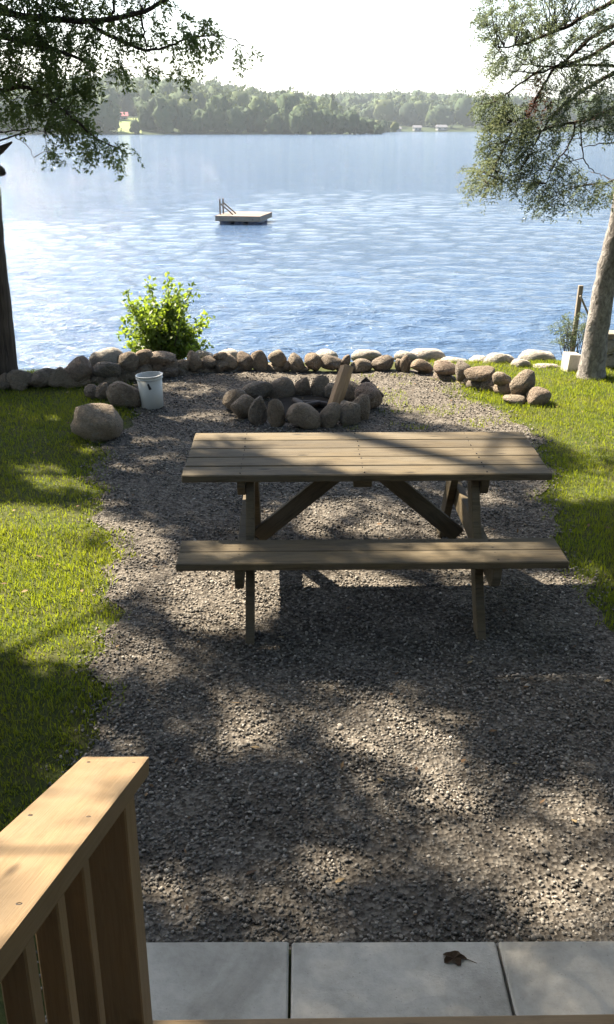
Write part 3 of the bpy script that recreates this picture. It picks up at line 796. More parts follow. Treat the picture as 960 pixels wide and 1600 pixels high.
for s in [(7, 609, 30, 26), (30, 604, 46, 34), (66, 602, 46, 34), (90, 590, 40, 30), (118, 600, 50, 32), (124, 577, 48, 34), (166, 577, 52, 30), (203, 565, 34, 30), (60, 592, 36, 24), (150, 592, 34, 22),
          (176, 592, 30, 18), (203, 592, 36, 22), (196, 578, 24, 18), (223, 578, 28, 20), (246, 575, 28, 22), (228, 592, 28, 20)]:
    wall_stone(*s, wallL)
for px in range(-60, 10, 22): wall_stone(px, 607, 34, 24, wallL)
wall_stone(165, 561, 50, 32, wallL, dy=0.15, pale=True)
wallC = empty('stone_wall', (0.2, 9.7, 0)); tag(wallC, 'long low fieldstone wall behind the fire pit along the lake bank', 'stone wall')
for s in [(224, 559, 32, 24), (252, 560, 54, 24), (267, 572, 26, 24), (287, 570, 22, 20), (303, 564, 29, 30), (284, 583, 26, 17), (263, 591, 24, 18), (328, 567, 28, 20), (356, 565, 31, 24), (383, 567, 27, 32),
          (407, 566, 27, 38), (434, 560, 28, 30), (462, 566, 31, 27), (490, 566, 30, 28), (519, 567, 32, 28), (541, 563, 17, 18), (565, 572, 36, 24), (600, 568, 36, 27), (624, 570, 15, 24), (634, 573, 20, 29),
          (448, 572, 18, 16), (310, 582, 24, 14), (340, 582, 22, 12), (372, 584, 20, 11), (425, 582, 22, 12), (476, 583, 20, 12), (345, 556, 26, 14)]:
    wall_stone(*s, wallC)
wallR = empty('stone_wall', (1.7, 9.0, 0)); tag(wallR, 'sunlit tan stones of the wall curving forward beside the right lawn', 'stone wall')
for s in [(659, 572, 38, 21), (695, 575, 40, 24), (723, 581, 27, 30), (751, 584, 44, 25), (733, 597, 24, 14), (764, 603, 33, 24), (785, 592, 30, 26), (779, 616, 19, 18), (793, 608, 22, 22), (818, 599, 42, 40)]:
    wall_stone(*s, wallR)
ground_stone('stone', 806, 625, 40, 18, wallR, 0.7); ground_stone('stone', 840, 621, 37, 31, wallR)
# loose boulders
bo = ground_stone('boulder', 156, 660, 76, 56, tilt=0.05); bo.data = rock_mesh(41, 0.0); bo.data.materials.append(M['rock']); bo.scale = [q * 1.04 for q in bo.scale]
tag(bo, 'large rounded granite boulder on the lawn edge in front of the bucket', 'boulder')
tag(ground_stone('boulder', 197, 620, 54, 40), 'tan boulder touching the white bucket', 'boulder')
tag(ground_stone('boulder', 161, 613, 27, 30), 'narrow tan stone between two boulders near the bucket', 'boulder')
tag(ground_stone('boulder', 146, 613, 28, 25), 'small greenish grey stone at the end of the dark wall by the lawn', 'boulder')
# pale boulders on the bank behind the wall
for i, (px, py, w, h, Yb, lab) in enumerate([
        (668, 556, 54, 24, 10.4, 'low pale boulder behind the start of the curved wall'), (636, 558, 34, 18, 10.2, 'small white stone peeping over the wall behind the fire pit'),
        (712, 567, 44, 18, 10.2, 'flat pale stone behind the curved wall'), (747, 567, 30, 20, 10.3, 'pale stone behind the tan wall on the bank'),
        (783, 567, 46, 30, 10.2, 'angular white stone on the bank between pale boulders'), (841, 561, 52, 28, 10.5, 'broad pale boulder on the bank beyond the right lawn'),
        (854, 576, 44, 18, 9.95, 'flat white stone at the top edge of the right lawn'), (815, 570, 28, 18, 10.0, 'small pale stone between two white boulders on the bank'),
        (355, 553, 34, 14, 10.15, 'pale stone behind the wall beside the leafy shrub'), (575, 556, 44, 20, 10.2, 'pale flat stone behind the wall above the split log'),
        (508, 556, 34, 16, 10.2, 'small pale stone behind the wall over the fire pit'), (320, 556, 30, 16, 10.0, 'pale stone at the foot of the leafy shrub')]):
    p = AT(px, py, Yb); a = math.atan2(CAMZ - p.z, p.y); d = p.y * CP + (CAMZ - p.z) * SP
    dims = stone_dims(px, py, w, h, d, a); zg = float(ground_z(p.x, p.y))
    top = p.z + dims[2]
    rz = max(dims[2], (top - zg) / 2 * 1.03); dims = (dims[0], max(dims[1], 0.12), rz); p.z = top - rz
    tag(put_stone('boulder', p, dims, None, True, 0.1), lab, 'boulder', None)

# fire pit ring
pit = empty('fire_pit', (0.0, 8.2, 0)); tag(pit, 'ring of rounded fieldstones forming a fire pit on the gravel', 'fire pit')
for s in [(379, 636, 38, 42), (403, 643, 34, 46), (432, 648, 29, 46), (474, 651, 58, 43), (517, 650, 36, 40), (545, 645, 41, 44), (566, 638, 33, 38)]:
    ground_stone('stone', *s, pit, 0.88, deep=0.85)
for s, Yc in [((372, 625, 44, 36), 8.25), ((402, 609, 44, 30), 8.6), ((438, 610, 40, 36), 8.7), ((473, 607, 30, 34), 8.75), ((501, 606, 32, 38), 8.72), ((526, 613, 34, 34), 8.6), ((552, 612, 36, 32), 8.5), ((576, 622, 44, 42), 8.25)]:
    p = AT(s[0], s[1], Yc); a = math.atan2(CAMZ - p.z, p.y); d = p.y * CP + (CAMZ - p.z) * SP
    dims = stone_dims(*s, d, a); top = p.z + dims[2]; rz = max(dims[2], top / 2 * 1.05); p.z = top - rz
    put_stone('stone', p, (dims[0], dims[1], rz), pit)
for k in range(3):
    a = k * 2.1; p0 = Vector((0.22 * math.cos(a), 0.22 * math.sin(a), 0.05)); p1 = Vector((0.12 * math.cos(a + 2.4), 0.12 * math.sin(a + 2.4), 0.05 + 0.01 * k))
    v_, f_ = tube_np([p0, p0.lerp(p1, .5) + Vector((0, 0, .015)), p1], [0.028, 0.032, 0.022], 7); mesh_np('charred_stick', v_, f_, M['char_wood'], pit)
b = bmesh.new(); bmesh.ops.create_circle(b, cap_ends=True, radius=0.42, segments=24); o = mesh_bm('ash_bed', b, M['ash'], pit); o.location = (0, 0, 0.03)
# standing split log and a charred one
lg = empty('split_log', AT(524, 640, 8.1)); tag(lg, 'pale split log standing tilted in the fire pit', 'log')
b = bmesh.new(); L = 0.50
q = [(-0.055, -0.03), (0.05, -0.04), (0.062, 0.03), (0.0, 0.062), (-0.05, 0.04)]
lo = [b.verts.new((x, y, 0)) for x, y in q]; hi = [b.verts.new((x * 0.92 + random.uniform(-.004, .004), y * 0.92, L + random.uniform(-.015, .015))) for x, y in q]
b.faces.new(lo[::-1]); b.faces.new(hi)
for i in range(5): b.faces.new((lo[i], lo[(i + 1) % 5], hi[(i + 1) % 5], hi[i]))
bmesh.ops.bevel(b, geom=b.edges[:], offset=0.004, segments=1, affect='EDGES')
o = mesh_bm('wood', b, M['split_wood'], lg)
rot = Matrix.Rotation(-math.pi / 2, 4, 'Y')
for v_ in o.data.vertices: v_.co = rot.inverted() @ v_.co
tip = AT(543, 573, 8.25); base = AT(520, 645, 8.05); base.z = max(base.z, 0.03); lg.location = base
dv = (tip - base); L2 = dv.length
o.rotation_euler = (dv.to_track_quat('Z', 'Y').to_matrix() @ rot.to_3x3()).to_euler(); o.scale = (L2 / L, 1, 1)
cb = board('charred_board', (0, 0, 0), (0.24, 0.03, 0.07), M['char_wood'], None, bev=0.006, wob=0.006)
cb.location = AT(582, 614, 8.45) ; cb.rotation_euler = (R(-18), R(38), R(-25)); cb.location.z = max(cb.location.z, 0.14)
tag(cb, 'blackened charred board leaning on the rear stones of the fire pit', 'board')

# ------------------------------------------------------------------ bucket
bp = G(239, 634, 0.02); bk = empty('bucket', (bp.x, bp.y, 0.008)); tag(bk, 'white plastic bucket with a dark smudge standing beside the tan boulder', 'bucket')
def lathe(prof, n=40):
    Vv, Ff = [], []
    for r, z in prof:
        for k in range(n): Vv.append((r * math.cos(2 * math.pi * k / n), r * math.sin(2 * math.pi * k / n), z))
    for i in range(len(prof) - 1):
        for k in range(n): Ff.append((i * n + k, i * n + (k + 1) % n, (i + 1) * n + (k + 1) % n, (i + 1) * n + k))
    return Vv, Ff
body = mesh_np('body', *lathe([(0.0, 0.0), (0.088, 0.0), (0.096, 0.006), (0.112, 0.295), (0.108, 0.295), (0.093, 0.012), (0.0, 0.012)]), M['plastic'], bk, smooth=True)
body.rotation_euler = (0, R(-3.0), 0)
rim = mesh_np('rim', *lathe([(0.112, 0.262), (0.119, 0.264), (0.119, 0.272), (0.113, 0.274), (0.114, 0.286), (0.121, 0.288), (0.121, 0.297), (0.110, 0.298), (0.108, 0.29)]), M['plastic'], body, smooth=True)
# smudge on the outside wall
sv, sf = [], []
for i in range(12):
    a = -math.pi / 2 + 0.02 + 0.085 * math.cos(2 * math.pi * i / 12) + (0.16 if i in (10, 11) else 0); z = 0.228 + 0.014 * math.sin(2 * math.pi * i / 12) - (0.03 if i in (9, 10, 11) else 0)
    r = 0.0965 + (z - 0.006) / 0.289 * 0.016 + 0.0012; sv.append((r * math.cos(a), r * math.sin(a), z))
mesh_np('smudge', sv, [list(range(12))], M['dark_mark'], body)
hv, hf = tube_np([(0.121 * math.cos(a), 0.121 * math.sin(a) - 0.01 - 0.012 * math.sin(-a), 0.268 - 0.05 * abs(math.sin(a)) ) for a in np.linspace(0, math.pi, 15)], [0.0022] * 15, 6)
mesh_np('handle', hv, hf, M['metal'], body)

# ------------------------------------------------------------------ swim raft
rp = G(380, 346, WATER_Z + 0.1); raft = empty('swim_raft', (rp.x, rp.y + 0.8, WATER_Z - 0.04), R(-11)); raft.scale = (0.84, 0.84, 0.80); tag(raft, 'floating wooden swim raft with ladder rails out on the lake', 'raft')
RW, RD = 1.95, 2.3
for i in range(14):
    board('deck_board', (0, -RD / 2 + 0.08 + i * (RD - 0.16) / 13, 0.40), (RW, 0.155, 0.035), M['raft_wood'], raft, bev=0.004)
for sy in (-1, 1): board('side_beam', (0, sy * (RD / 2 - 0.02), 0.285), (RW - 0.02, 0.05, 0.19), M['grey_wood'], raft)
for sx in (-1, 1): board('end_beam', (sx * (RW / 2 - 0.03), 0, 0.285), (0.05, RD - 0.1, 0.19), M['grey_wood'], raft)
for sx in (-0.6, 0.0, 0.6):
    v_, f_ = tube_np([(sx, -0.95, 0.08), (sx, -0.93, 0.08), (sx, 0.93, 0.08), (sx, 0.95, 0.08)], [0.02, 0.20, 0.20, 0.02], 16); mesh_np('float_drum', v_, f_, M['blue_float'], raft, smooth=True)
for y in (-0.55, -0.05):
    bar_between('ladder_post', (-RW / 2 + 0.06, y, -0.3), (-RW / 2 + 0.06, y, 1.08), 0.06, 0.07, M['grey_wood'], raft, up=Vector((0, 1, 0)))
    bar_between('ladder_brace', (-RW / 2 + 0.09, y, 0.88), (-RW / 2 + 0.62, y, 0.43), 0.05, 0.06, M['grey_wood'], raft)
for z in (-0.1, 0.15): bar_between('rung', (-RW / 2 + 0.0, -0.55, z), (-RW / 2 + 0.0, -0.05, z), 0.05, 0.05, M['grey_wood'], raft)

# ------------------------------------------------------------------ foliage
class Leaves:
    def __init__(s): s.c = []; s.d = []; s.n = []; s.l = []; s.w = []; s.v = []
    def add(s, c, d, n, l, w, v): s.c.append(c); s.d.append(d); s.n.append(n); s.l.append(l); s.w.append(w); s.v.append(v)
    def build(s, name, mat, parent):
        c = np.concatenate(s.c); d = np.concatenate(s.d); n = np.concatenate(s.n); l = np.concatenate(s.l)[:, None]; w = np.concatenate(s.w)[:, None]; v = np.concatenate(s.v)
        d = d / np.linalg.norm(d, axis=1)[:, None]; sd = np.cross(d, n); sd /= (np.linalg.norm(sd, axis=1)[:, None] + 1e-9)
        nn = np.cross(sd, d)
        A = c; B = c + d * l * 0.45 + sd * w * 0.5 + nn * w * 0.12; C = c + d * l; D = c + d * l * 0.45 - sd * w * 0.5 + nn * w * 0.12
        if parent is not None:
            o_ = np.array(parent.location); A, B, C, D = A - o_, B - o_, C - o_, D - o_
        VV = np.stack([A, B, C, D], 1).reshape(-1, 3); N = len(c)
        f = (np.array([[0, 1, 2], [0, 2, 3]])[None] + (np.arange(N) * 4)[:, None, None]).reshape(-1, 3)
        return mesh_np(name, VV, f, mat, parent, attr=np.repeat(np.clip(v, 0, 1), 4))
def rand_unit(n):
    u = rng.normal(size=(n, 3)); return u / np.linalg.norm(u, axis=1)[:, None]
def fan_spray(L, pos, out, size, v, twigs=6, per=7, droop=0.5, lw=(0.05, 0.018)):
    """flat fern like spray: side twigs off a drooping axis, small scale leaves along each"""
    out = np.array(out, float); out /= np.linalg.norm(out) + 1e-9
    nrm = rand_unit(1)[0] * 0.6 + np.array([0, 0, 0.8]); side = np.cross(out, nrm); side /= np.linalg.norm(side) + 1e-9
    t = np.linspace(0.1, 1, twigs)
    ax = pos[None] + out[None] * (t * size)[:, None] + np.array([0, 0, -1])[None] * (droop * size * t ** 2)[:, None]
    N = twigs * 2 * per
    sgn = np.tile(np.repeat([1, -1], per), twigs); ti = np.repeat(np.arange(twigs), 2 * per); k = np.tile(np.arange(per), twigs * 2) / per
    ln = size * 0.55 * (1 - 0.55 * t[ti])
    dirs = side[None] * sgn[:, None] + out[None] * 0.8 + rand_unit(N) * 0.35
    dirs[:, 2] -= 0.35 * droop
    dirs /= np.linalg.norm(dirs, axis=1)[:, None]
    c = ax[ti] + dirs * (ln * k)[:, None] + rng.normal(0, size * 0.03, (N, 3))
    d = dirs + rand_unit(N) * 0.55
    nn = np.array([0, 0, 1.0])[None] * 0.6 + rand_unit(N) * 0.8
    L.add(c, d, nn, rng.uniform(0.7, 1.3, N) * lw[0], rng.uniform(0.7, 1.3, N) * lw[1], v + rng.normal(0, 0.16, N))
def polyb(pts, Ys):  # photo px polyline at given distances
    return [AT(p[0], p[1], y) for p, y in zip(pts, Ys)]
def smooth_line(pts, n=6, jit=0.012):
    pts = [Vector(p) for p in pts]; out = []
    for i in range(len(pts) - 1):
        p0, p1, p2, p3 = pts[max(i - 1, 0)], pts[i], pts[i + 1], pts[min(i + 2, len(pts) - 1)]
        for k in range(n):
            t_ = k / n
            q = 0.5 * ((2 * p1) + (p2 - p0) * t_ + (2 * p0 - 5 * p1 + 4 * p2 - p3) * t_ ** 2 + (3 * p1 - p0 - 3 * p2 + p3) * t_ ** 3)
            out.append(q + Vector([random.uniform(-jit, jit) for _ in range(3)]))
    out.append(pts[-1]); return out
def build_branches(name, lines, radii, mat, parent):
    Vv, Ff = [], []
    for ln, (r0, r1) in zip(lines, radii):
        n = len(ln); tube_np([p - parent.location for p in ln], [r0 + (r1 - r0) * i / (n - 1) for i in range(n)], 6, Vv, Ff)
    return mesh_np(name, Vv, Ff, mat, parent, smooth=True)

# --- cedar at the left edge
T1 = Vector((-3.10, 9.22, 0))
cedar = empty('cedar_tree', T1); tag(cedar, 'dark cedar with a stout shaded trunk overhanging the lake at the left lawn', 'tree')
edge = [(38, 606, 0.26), (30, 590, 0.225), (22, 540, 0.21), (16, 470, 0.205), (9, 390, 0.20), (2, 310, 0.19), (-4, 250, 0.185), (-16, 120, 0.175)]
trunk_pts, tr_ = [], []
for px, py, r_ in edge:
    q = AT(px, py, 9.22); trunk_pts.append((q.x - r_ * 1.02 - T1.x, 0, q.z)); tr_.append(r_)
lx = trunk_pts[-1][0]
for z_, r_ in ((4.5, 0.15), (7.0, 0.12), (10.0, 0.07), (12.5, 0.02)): trunk_pts.append((lx - 0.02, 0, z_)); tr_.append(r_)
sp = smooth_line(trunk_pts, 5, 0.004); ri = np.interp(np.linspace(0, 1, len(sp)), np.linspace(0, 1, len(tr_)), tr_)
V_, F_ = tube_np(sp, ri, 22)
V_ = [v + Vector((v.x, v.y, 0)).normalized() * 0.02 * mnoise.noise(Vector((v.x * 9, v.y * 9, v.z * 0.9))) for v in V_]
mesh_np('trunk', V_, F_, M['cedar_bark'], cedar, smooth=True)
st_v, st_f = tube_np([p - T1 for p in [AT(-14, 262, 9.05), AT(2, 268, 9.0), AT(7, 271, 8.98)]], [0.05, 0.045, 0.02], 7)
tube_np([p - T1 for p in [AT(-30, 250, 9.1), AT(0, 235, 9.05), AT(19, 222, 9.0)]], [0.06, 0.035, 0.008], 7, st_v, st_f)
mesh_np('broken_stub', st_v, st_f, M['cedar_bark'], cedar, smooth=True)
BR = [([(-90, -10), (40, 25), (140, 32), (215, 21), (262, -5), (300, -40)], [9.2, 9.0, 8.8, 8.75, 8.7, 8.7], 0.032, 0.012),
      ([(135, 32), (165, 52), (200, 68), (232, 78), (262, 74), (300, 58), (345, 55)], [8.8, 8.78, 8.75, 8.75, 8.75, 8.8, 8.8], 0.018, 0.005),
      ([(219, 20), (225, 50), (229, 76)], [8.75, 8.74, 8.75], 0.011, 0.006),
      ([(345, 55), (372, 66), (385, 78), (392, 92)], [8.8, 8.8, 8.8, 8.8], 0.004, 0.002),
      ([(170, -40), (178, 10), (170, 30)], [8.8, 8.8, 8.8], 0.014, 0.01),
      ([(-80, 50), (20, 62), (90, 80), (140, 100), (150, 108)], [9.2, 9.0, 8.9, 8.85, 8.8], 0.026, 0.006),
      ([(-80, 100), (-10, 142), (40, 135), (90, 165), (120, 190), (160, 222), (198, 236)], [9.2, 9.0, 8.9, 8.85, 8.8, 8.8, 8.8], 0.024, 0.004),
      ([(-80, 225), (0, 218), (48, 204), (70, 206)], [9.2, 9.0, 8.95, 8.95], 0.010, 0.003),
      ([(-40, 205), (10, 206), (60, 200)], [9.1, 9.0, 8.95], 0.008, 0.003),
      ([(25, 215), (45, 230), (56, 255)], [9.0, 9.0, 9.0], 0.004, 0.0015),
      ([(232, 78), (245, 92), (248, 104)], [8.75, 8.75, 8.75], 0.004, 0.002), ([(275, 72), (288, 90), (290, 108)], [8.77, 8.77, 8.77], 0.005, 0.002),
      ([(190, 65), (186, 90), (192, 106)], [8.75, 8.75, 8.75], 0.004, 0.002)]
lines = [smooth_line(polyb(p, y), 5, 0.008) for p, y, _, _ in BR]; rad = [(a, b_) for _, _, a, b_ in BR]
allpts = [q for ln in lines for q in ln]
CL = [(30, 20, 62, 60), (95, 25, 62, 60), (40, 80, 58, 54), (110, 75, 50, 44), (20, 130, 46, 34), (75, 135, 46, 36), (105, 165, 34, 24), (120, 195, 22, 14), (95, 205, 22, 10), (150, 218, 17, 8), (187, 234, 17, 9), (135, 232, 14, 6), (80, 232, 13, 5),
      (180, 18, 38, 24), (240, 5, 30, 14), (-30, 60, 60, 30), (-30, -20, 70, 30), (60, -40, 80, 40), (150, -40, 60, 24), (182, 62, 15, 6), (205, 50, 12, 5), (240, 52, 15, 5), (285, 62, 22, 15), (315, 50, 20, 11), (340, 55, 13, 5), (283, 28, 9, 3),
      (190, 104, 14, 6), (178, 92, 9, 3), (248, 100, 9, 3), (290, 108, 14, 7), (215, 103, 9, 2), (384, 80, 11, 4), (372, 64, 6, 1), (140, 130, 16, 6), (212, 72, 10, 4), (60, 170, 36, 16), (10, 175, 26, 10), (130, 110, 26, 12), (215, 235, 0, 0)]
LC = Leaves(); tw_lines, tw_rad = [], []
lit_pos = []
for (px, py, r, n) in CL:
    for _ in range(int(n * 1.4)):
        while True:
            ax_, ay_ = rng.uniform(-1, 1), rng.uniform(-1, 1)
            if ax_ * ax_ + ay_ * ay_ < 1: break
        base_Y = 8.8 if px > 120 else 8.95
        p = AT(px + ax_ * r, py + ay_ * r * 0.9, base_Y + rng.normal(0, 0.06 + 0.004 * r))
        nb = min(allpts, key=lambda q: (q - p).length)
        o_ = (p - nb); o_ = o_ / (o_.length + 1e-6)
        out_ = np.array(o_) * 0.6 + rand_unit(1)[0] * 0.6 + np.array([0.15, -0.1, -0.55])
        fan_spray(LC, np.array(p), out_, rng.uniform(0.07, 0.13), rng.beta(2, 2.5), 4, 5, 0.6, (0.032, 0.014))
        if rng.uniform() < 0.4 and (p - nb).length > 0.03:
            mid = nb.lerp(p, 0.5) + Vector((0, 0, 0.02)); tw_lines.append([nb, mid, p]); tw_rad.append((0.004, 0.002))
build_branches('branches', lines + tw_lines, rad + tw_rad, M['twig'], cedar)
LC.build('foliage', M['cedar'], cedar)

# --- where sun and shade lie on the lot (read from the photo) steers the upper crowns of the trees on the left
LIT = [(70, 930, 115, 105, .97), (140, 860, 55, 60, .95), (50, 815, 70, 25, .7), (60, 735, 40, 10, .5), (125, 702, 30, 8, .5), (95, 760, 45, 10, .5), (50, 660, 30, 8, .4),
       (205, 875, 60, 55, .95), (350, 935, 100, 52, .97), (235, 1035, 75, 35, .5), (388, 1145, 46, 50, 1), (510, 1110, 95, 22, .7), (500, 1165, 60, 16, .5), (690, 1180, 60, 38, .95), (690, 1260, 62, 65, .8),
       (850, 1262, 110, 38, .7), (920, 1400, 62, 75, 1), (515, 1410, 66, 62, .75), (600, 1300, 26, 60, .45), (265, 1405, 70, 40, .45), (780, 1350, 90, 60, .5), (620, 1125, 50, 20, .6), (200, 1160, 45, 30, .4),
       (640, 908, 175, 24, 1), (540, 800, 120, 14, .7), (620, 780, 100, 10, .6), (560, 838, 140, 12, .7), (800, 775, 70, 14, .6), (760, 835, 60, 16, .4),
       (900, 625, 90, 40, .97), (870, 590, 110, 20, 1), (780, 600, 80, 40, .8), (935, 690, 45, 20, .6), (935, 760, 60, 26, .75), (930, 905, 62, 18, .85), (860, 650, 40, 12, .5),
       (220, 690, 40, 7, .5), (260, 720, 40, 7, .5), (200, 735, 40, 8, .5), (180, 780, 30, 10, .4), (700, 650, 70, 9, .5), (640, 625, 60, 8, .6), (300, 610, 50, 8, .5), (330, 650, 40, 6, .4), (760, 690, 60, 8, .5), (250, 660, 30, 6, .5),
       (900, 1495, 70, 25, .35), (420, 1490, 60, 18, .3), (250, 1550, 60, 30, .35)]
LITW = [(1.12, 4.38, 0.68, 0.34, .88), (0.45, 4.56, 0.5, 0.13, .8), (1.2, 3.93, 0.45, 0.12, .75), (-1.72, 9.32, 0.28, 0.22, .95), (0.2, 3.9, 0.4, 0.1, .2)]
RAILSEG = (Vector((0.36, 1.15)), Vector((0.95, -1.2)))
def lit(x, y):
    px, py, d = PIX(x, y, 0.0)
    v = 0.02
    nz = 0.28 * mnoise.noise((x * 2.6, y * 2.6, 0.0)) + 0.22 * mnoise.noise((x * 6.5, y * 6.5, 3.0))
    for cx, cy, rx, ry, a in (LIT if y > 1.5 else ()):
        q = ((px - cx) / (rx + 0.04 * F / d)) ** 2 + ((py - cy) / (ry + 0.022 * F / d)) ** 2 + nz
        if q < 1.45: v = max(v, a * min(1, max(0, (1.45 - q) / 0.4)))
    for cx, cy, rx, ry, a in LITW:
        q = ((x - cx) / (rx + 0.05)) ** 2 + ((y - cy) / (ry + 0.05)) ** 2 + nz
        if q < 1.25: v = max(v, a * min(1, max(0, (1.25 - q) / 0.45)))
    a_, b_ = RAILSEG; p_ = Vector((x, y)); t_ = max(0, min(1, (p_ - a_).dot(b_ - a_) / (b_ - a_).length_squared)); q = (p_ - a_.lerp(b_, t_)).length
    if q < 0.24: v = max(v, (0.9 + nz * 0.6) * min(1, (0.24 - q) / 0.07))
    return min(v, 1.0)
KX, KY = SUN.x / SUN.z, SUN.y / SUN.z
CROWNS = {'a': (-3.25, 9.22, 3.7, 12.5, 2.0), 'b': (-6.6, 7.4, 3.2, 14.5, 3.1), 'c': (-6.2, 3.4, 3.2, 13.0, 2.9), 'd': (-6.0, 10.4, 3.0, 12.0, 2.7)}
def in_crown(x, y, z, c):
    cx, cy, z0, z1, r = c
    if not z0 < z < z1: return False
    h = (z - z0) / (z1 - z0); rad_ = r * min(1.0, 0.45 + 2.2 * h) * min(1.0, (1.02 - h) * 1.9)
    return (x - cx) ** 2 + (y - cy) ** 2 < rad_ * rad_
UP = {k: Leaves() for k in CROWNS}; UPC = {k: [] for k in CROWNS}
def in_view(x, y, z):
    if y < 0.3: return False
    px, py, d = PIX(x, y, z); return d > 0 and -60 < px < 1020 and -50 < py < 1650
for it in range(29000):
    x, y = rng.uniform(-3.6, 4.2), rng.uniform(-5.0, 10.6)
    if rng.uniform() > min(1.0, -math.log(max(lit(x, y), 0.012)) / 4.4): continue
    zs = rng.uniform(3.2, 14.5, 14); hit = None
    for z in zs:
        qx, qy = x + KX * z, y + KY * z
        for k, c in CROWNS.items():
            if in_crown(qx, qy, z, c) and not in_view(qx, qy, z): hit = (k, qx, qy, z); break
        if hit: break
    if not hit: continue
    k, qx, qy, z = hit; c = CROWNS[k]
    N = 13; L = UP[k]
    pos = np.array([qx, qy, z]) + rng.normal(0, 0.055, (N, 3))
    L.add(pos, rand_unit(N) + np.array([0, 0, -0.4]), rand_unit(N), rng.uniform(0.08, 0.14, N), rng.uniform(0.04, 0.07, N), rng.beta(2, 2.5) + rng.normal(0, 0.1, N))
    UPC[k].append(Vector((qx, qy, z)))
# looser foliage on the lake and outer sides of the same crowns, away from the rays to the lot
for k, c in CROWNS.items():
    for _ in range(900):
        z = rng.uniform(c[2], c[3]); a = rng.uniform(0, 6.28); r = c[4] * math.sqrt(rng.uniform(0.05, 1)); x, y = c[0] + r * math.cos(a), c[1] + r * math.sin(a)
        if not in_crown(x, y, z, c) or in_view(x, y, z): continue
        gx, gy_ = x - KX * z, y - KY * z
        if -3.6 < gx < 4.2 and -5.0 < gy_ < 10.6: continue
        N = 12; UP[k].add(np.array([x, y, z]) + rng.normal(0, 0.08, (N, 3)), rand_unit(N) + np.array([0, 0, -0.4]), rand_unit(N), rng.uniform(0.09, 0.15, N), rng.uniform(0.04, 0.07, N), rng.beta(2, 2.5) + rng.normal(0, 0.1, N))
        UPC[k].append(Vector((x, y, z)))
o = UP['a'].build('upper_crown', M['cedar'], cedar)
def limbs_for(pts, axis_xy, parent, n=70, r0=0.03):
    ln, rd = [], []
    for p in random.sample(pts, min(n, len(pts))):
        a = Vector((axis_xy[0], axis_xy[1], max(p.z - 0.5, 2.5))); ln.append([a, a.lerp(p, 0.5) + Vector((0, 0, 0.12)), p]); rd.append((r0, 0.008))
    return tag(build_branches('limbs', ln, rd, M['twig'], parent), kind='stuff')
limbs_for(UPC['a'], (-3.28, 9.22), cedar, 50)
for k, lab in (('b', 'tall evergreen left of the cedar, its dappled shade lying across the gravel'), ('c', 'tall evergreen beside the left lawn, its shade falling on the porch end'), ('d', 'bushy evergreen on the bank left of the cedar, shading the upper lawn')):
    c = CROWNS[k]; e = empty('evergreen_tree', (c[0], c[1], 0)); tag(e, lab, 'tree', None)
    pts_ = [(0, 0, -0.1), (0.02, 0, 0.5), (0.05, 0.02, 3), (0, 0, 8), (0, 0, c[3])]
    v_, f_ = tube_np(smooth_line(pts_, 4, 0.01), np.interp(np.linspace(0, 1, 17), [0, .1, .5, 1], [0.36, 0.27, 0.18, 0.02]), 14); mesh_np('trunk', v_, f_, M['cedar_bark'], e, smooth=True)
    UP[k].build('crown', M['cedar'], e); limbs_for(UPC[k], c[:2], e, 70, 0.04)

# --- spruce at the right
T2 = Vector((2.82, 9.45, 0)); spr = empty('spruce_tree', T2); tag(spr, 'leaning spruce with pale flaky bark and drooping boughs at the right lawn', 'tree')
pp = [AT(922, 598, 9.45), AT(926, 575, 9.45), AT(933, 520, 9.45), AT(945, 450, 9.45), AT(958, 390, 9.45), AT(972, 330, 9.45), AT(990, 200, 9.45), AT(1010, 60, 9.45)]
d_ = pp[-1] - pp[-2]; pp += [pp[-1] + Vector((0.25, 0, 2.0)), pp[-1] + Vector((0.4, 0, 5.0)), pp[-1] + Vector((0.5, 0, 8.5))]
tr_ = [0.17, 0.13, 0.115, 0.108, 0.104, 0.10, 0.10, 0.09, 0.085, 0.05, 0.015]
sp = smooth_line([p - T2 for p in pp], 5, 0.004); ri = np.interp(np.linspace(0, 1, len(sp)), np.linspace(0, 1, len(tr_)), tr_)
V_, F_ = tube_np(sp, ri, 22)
V_ = [v + Vector([1, 0.4, 0]) * 0.016 * mnoise.noise(v * 13.0) + Vector((0.3, 1, 0)) * 0.014 * mnoise.noise(v * 21.0) for v in V_]
mesh_np('trunk', V_, F_, M['spruce_bark'], spr, smooth=True)
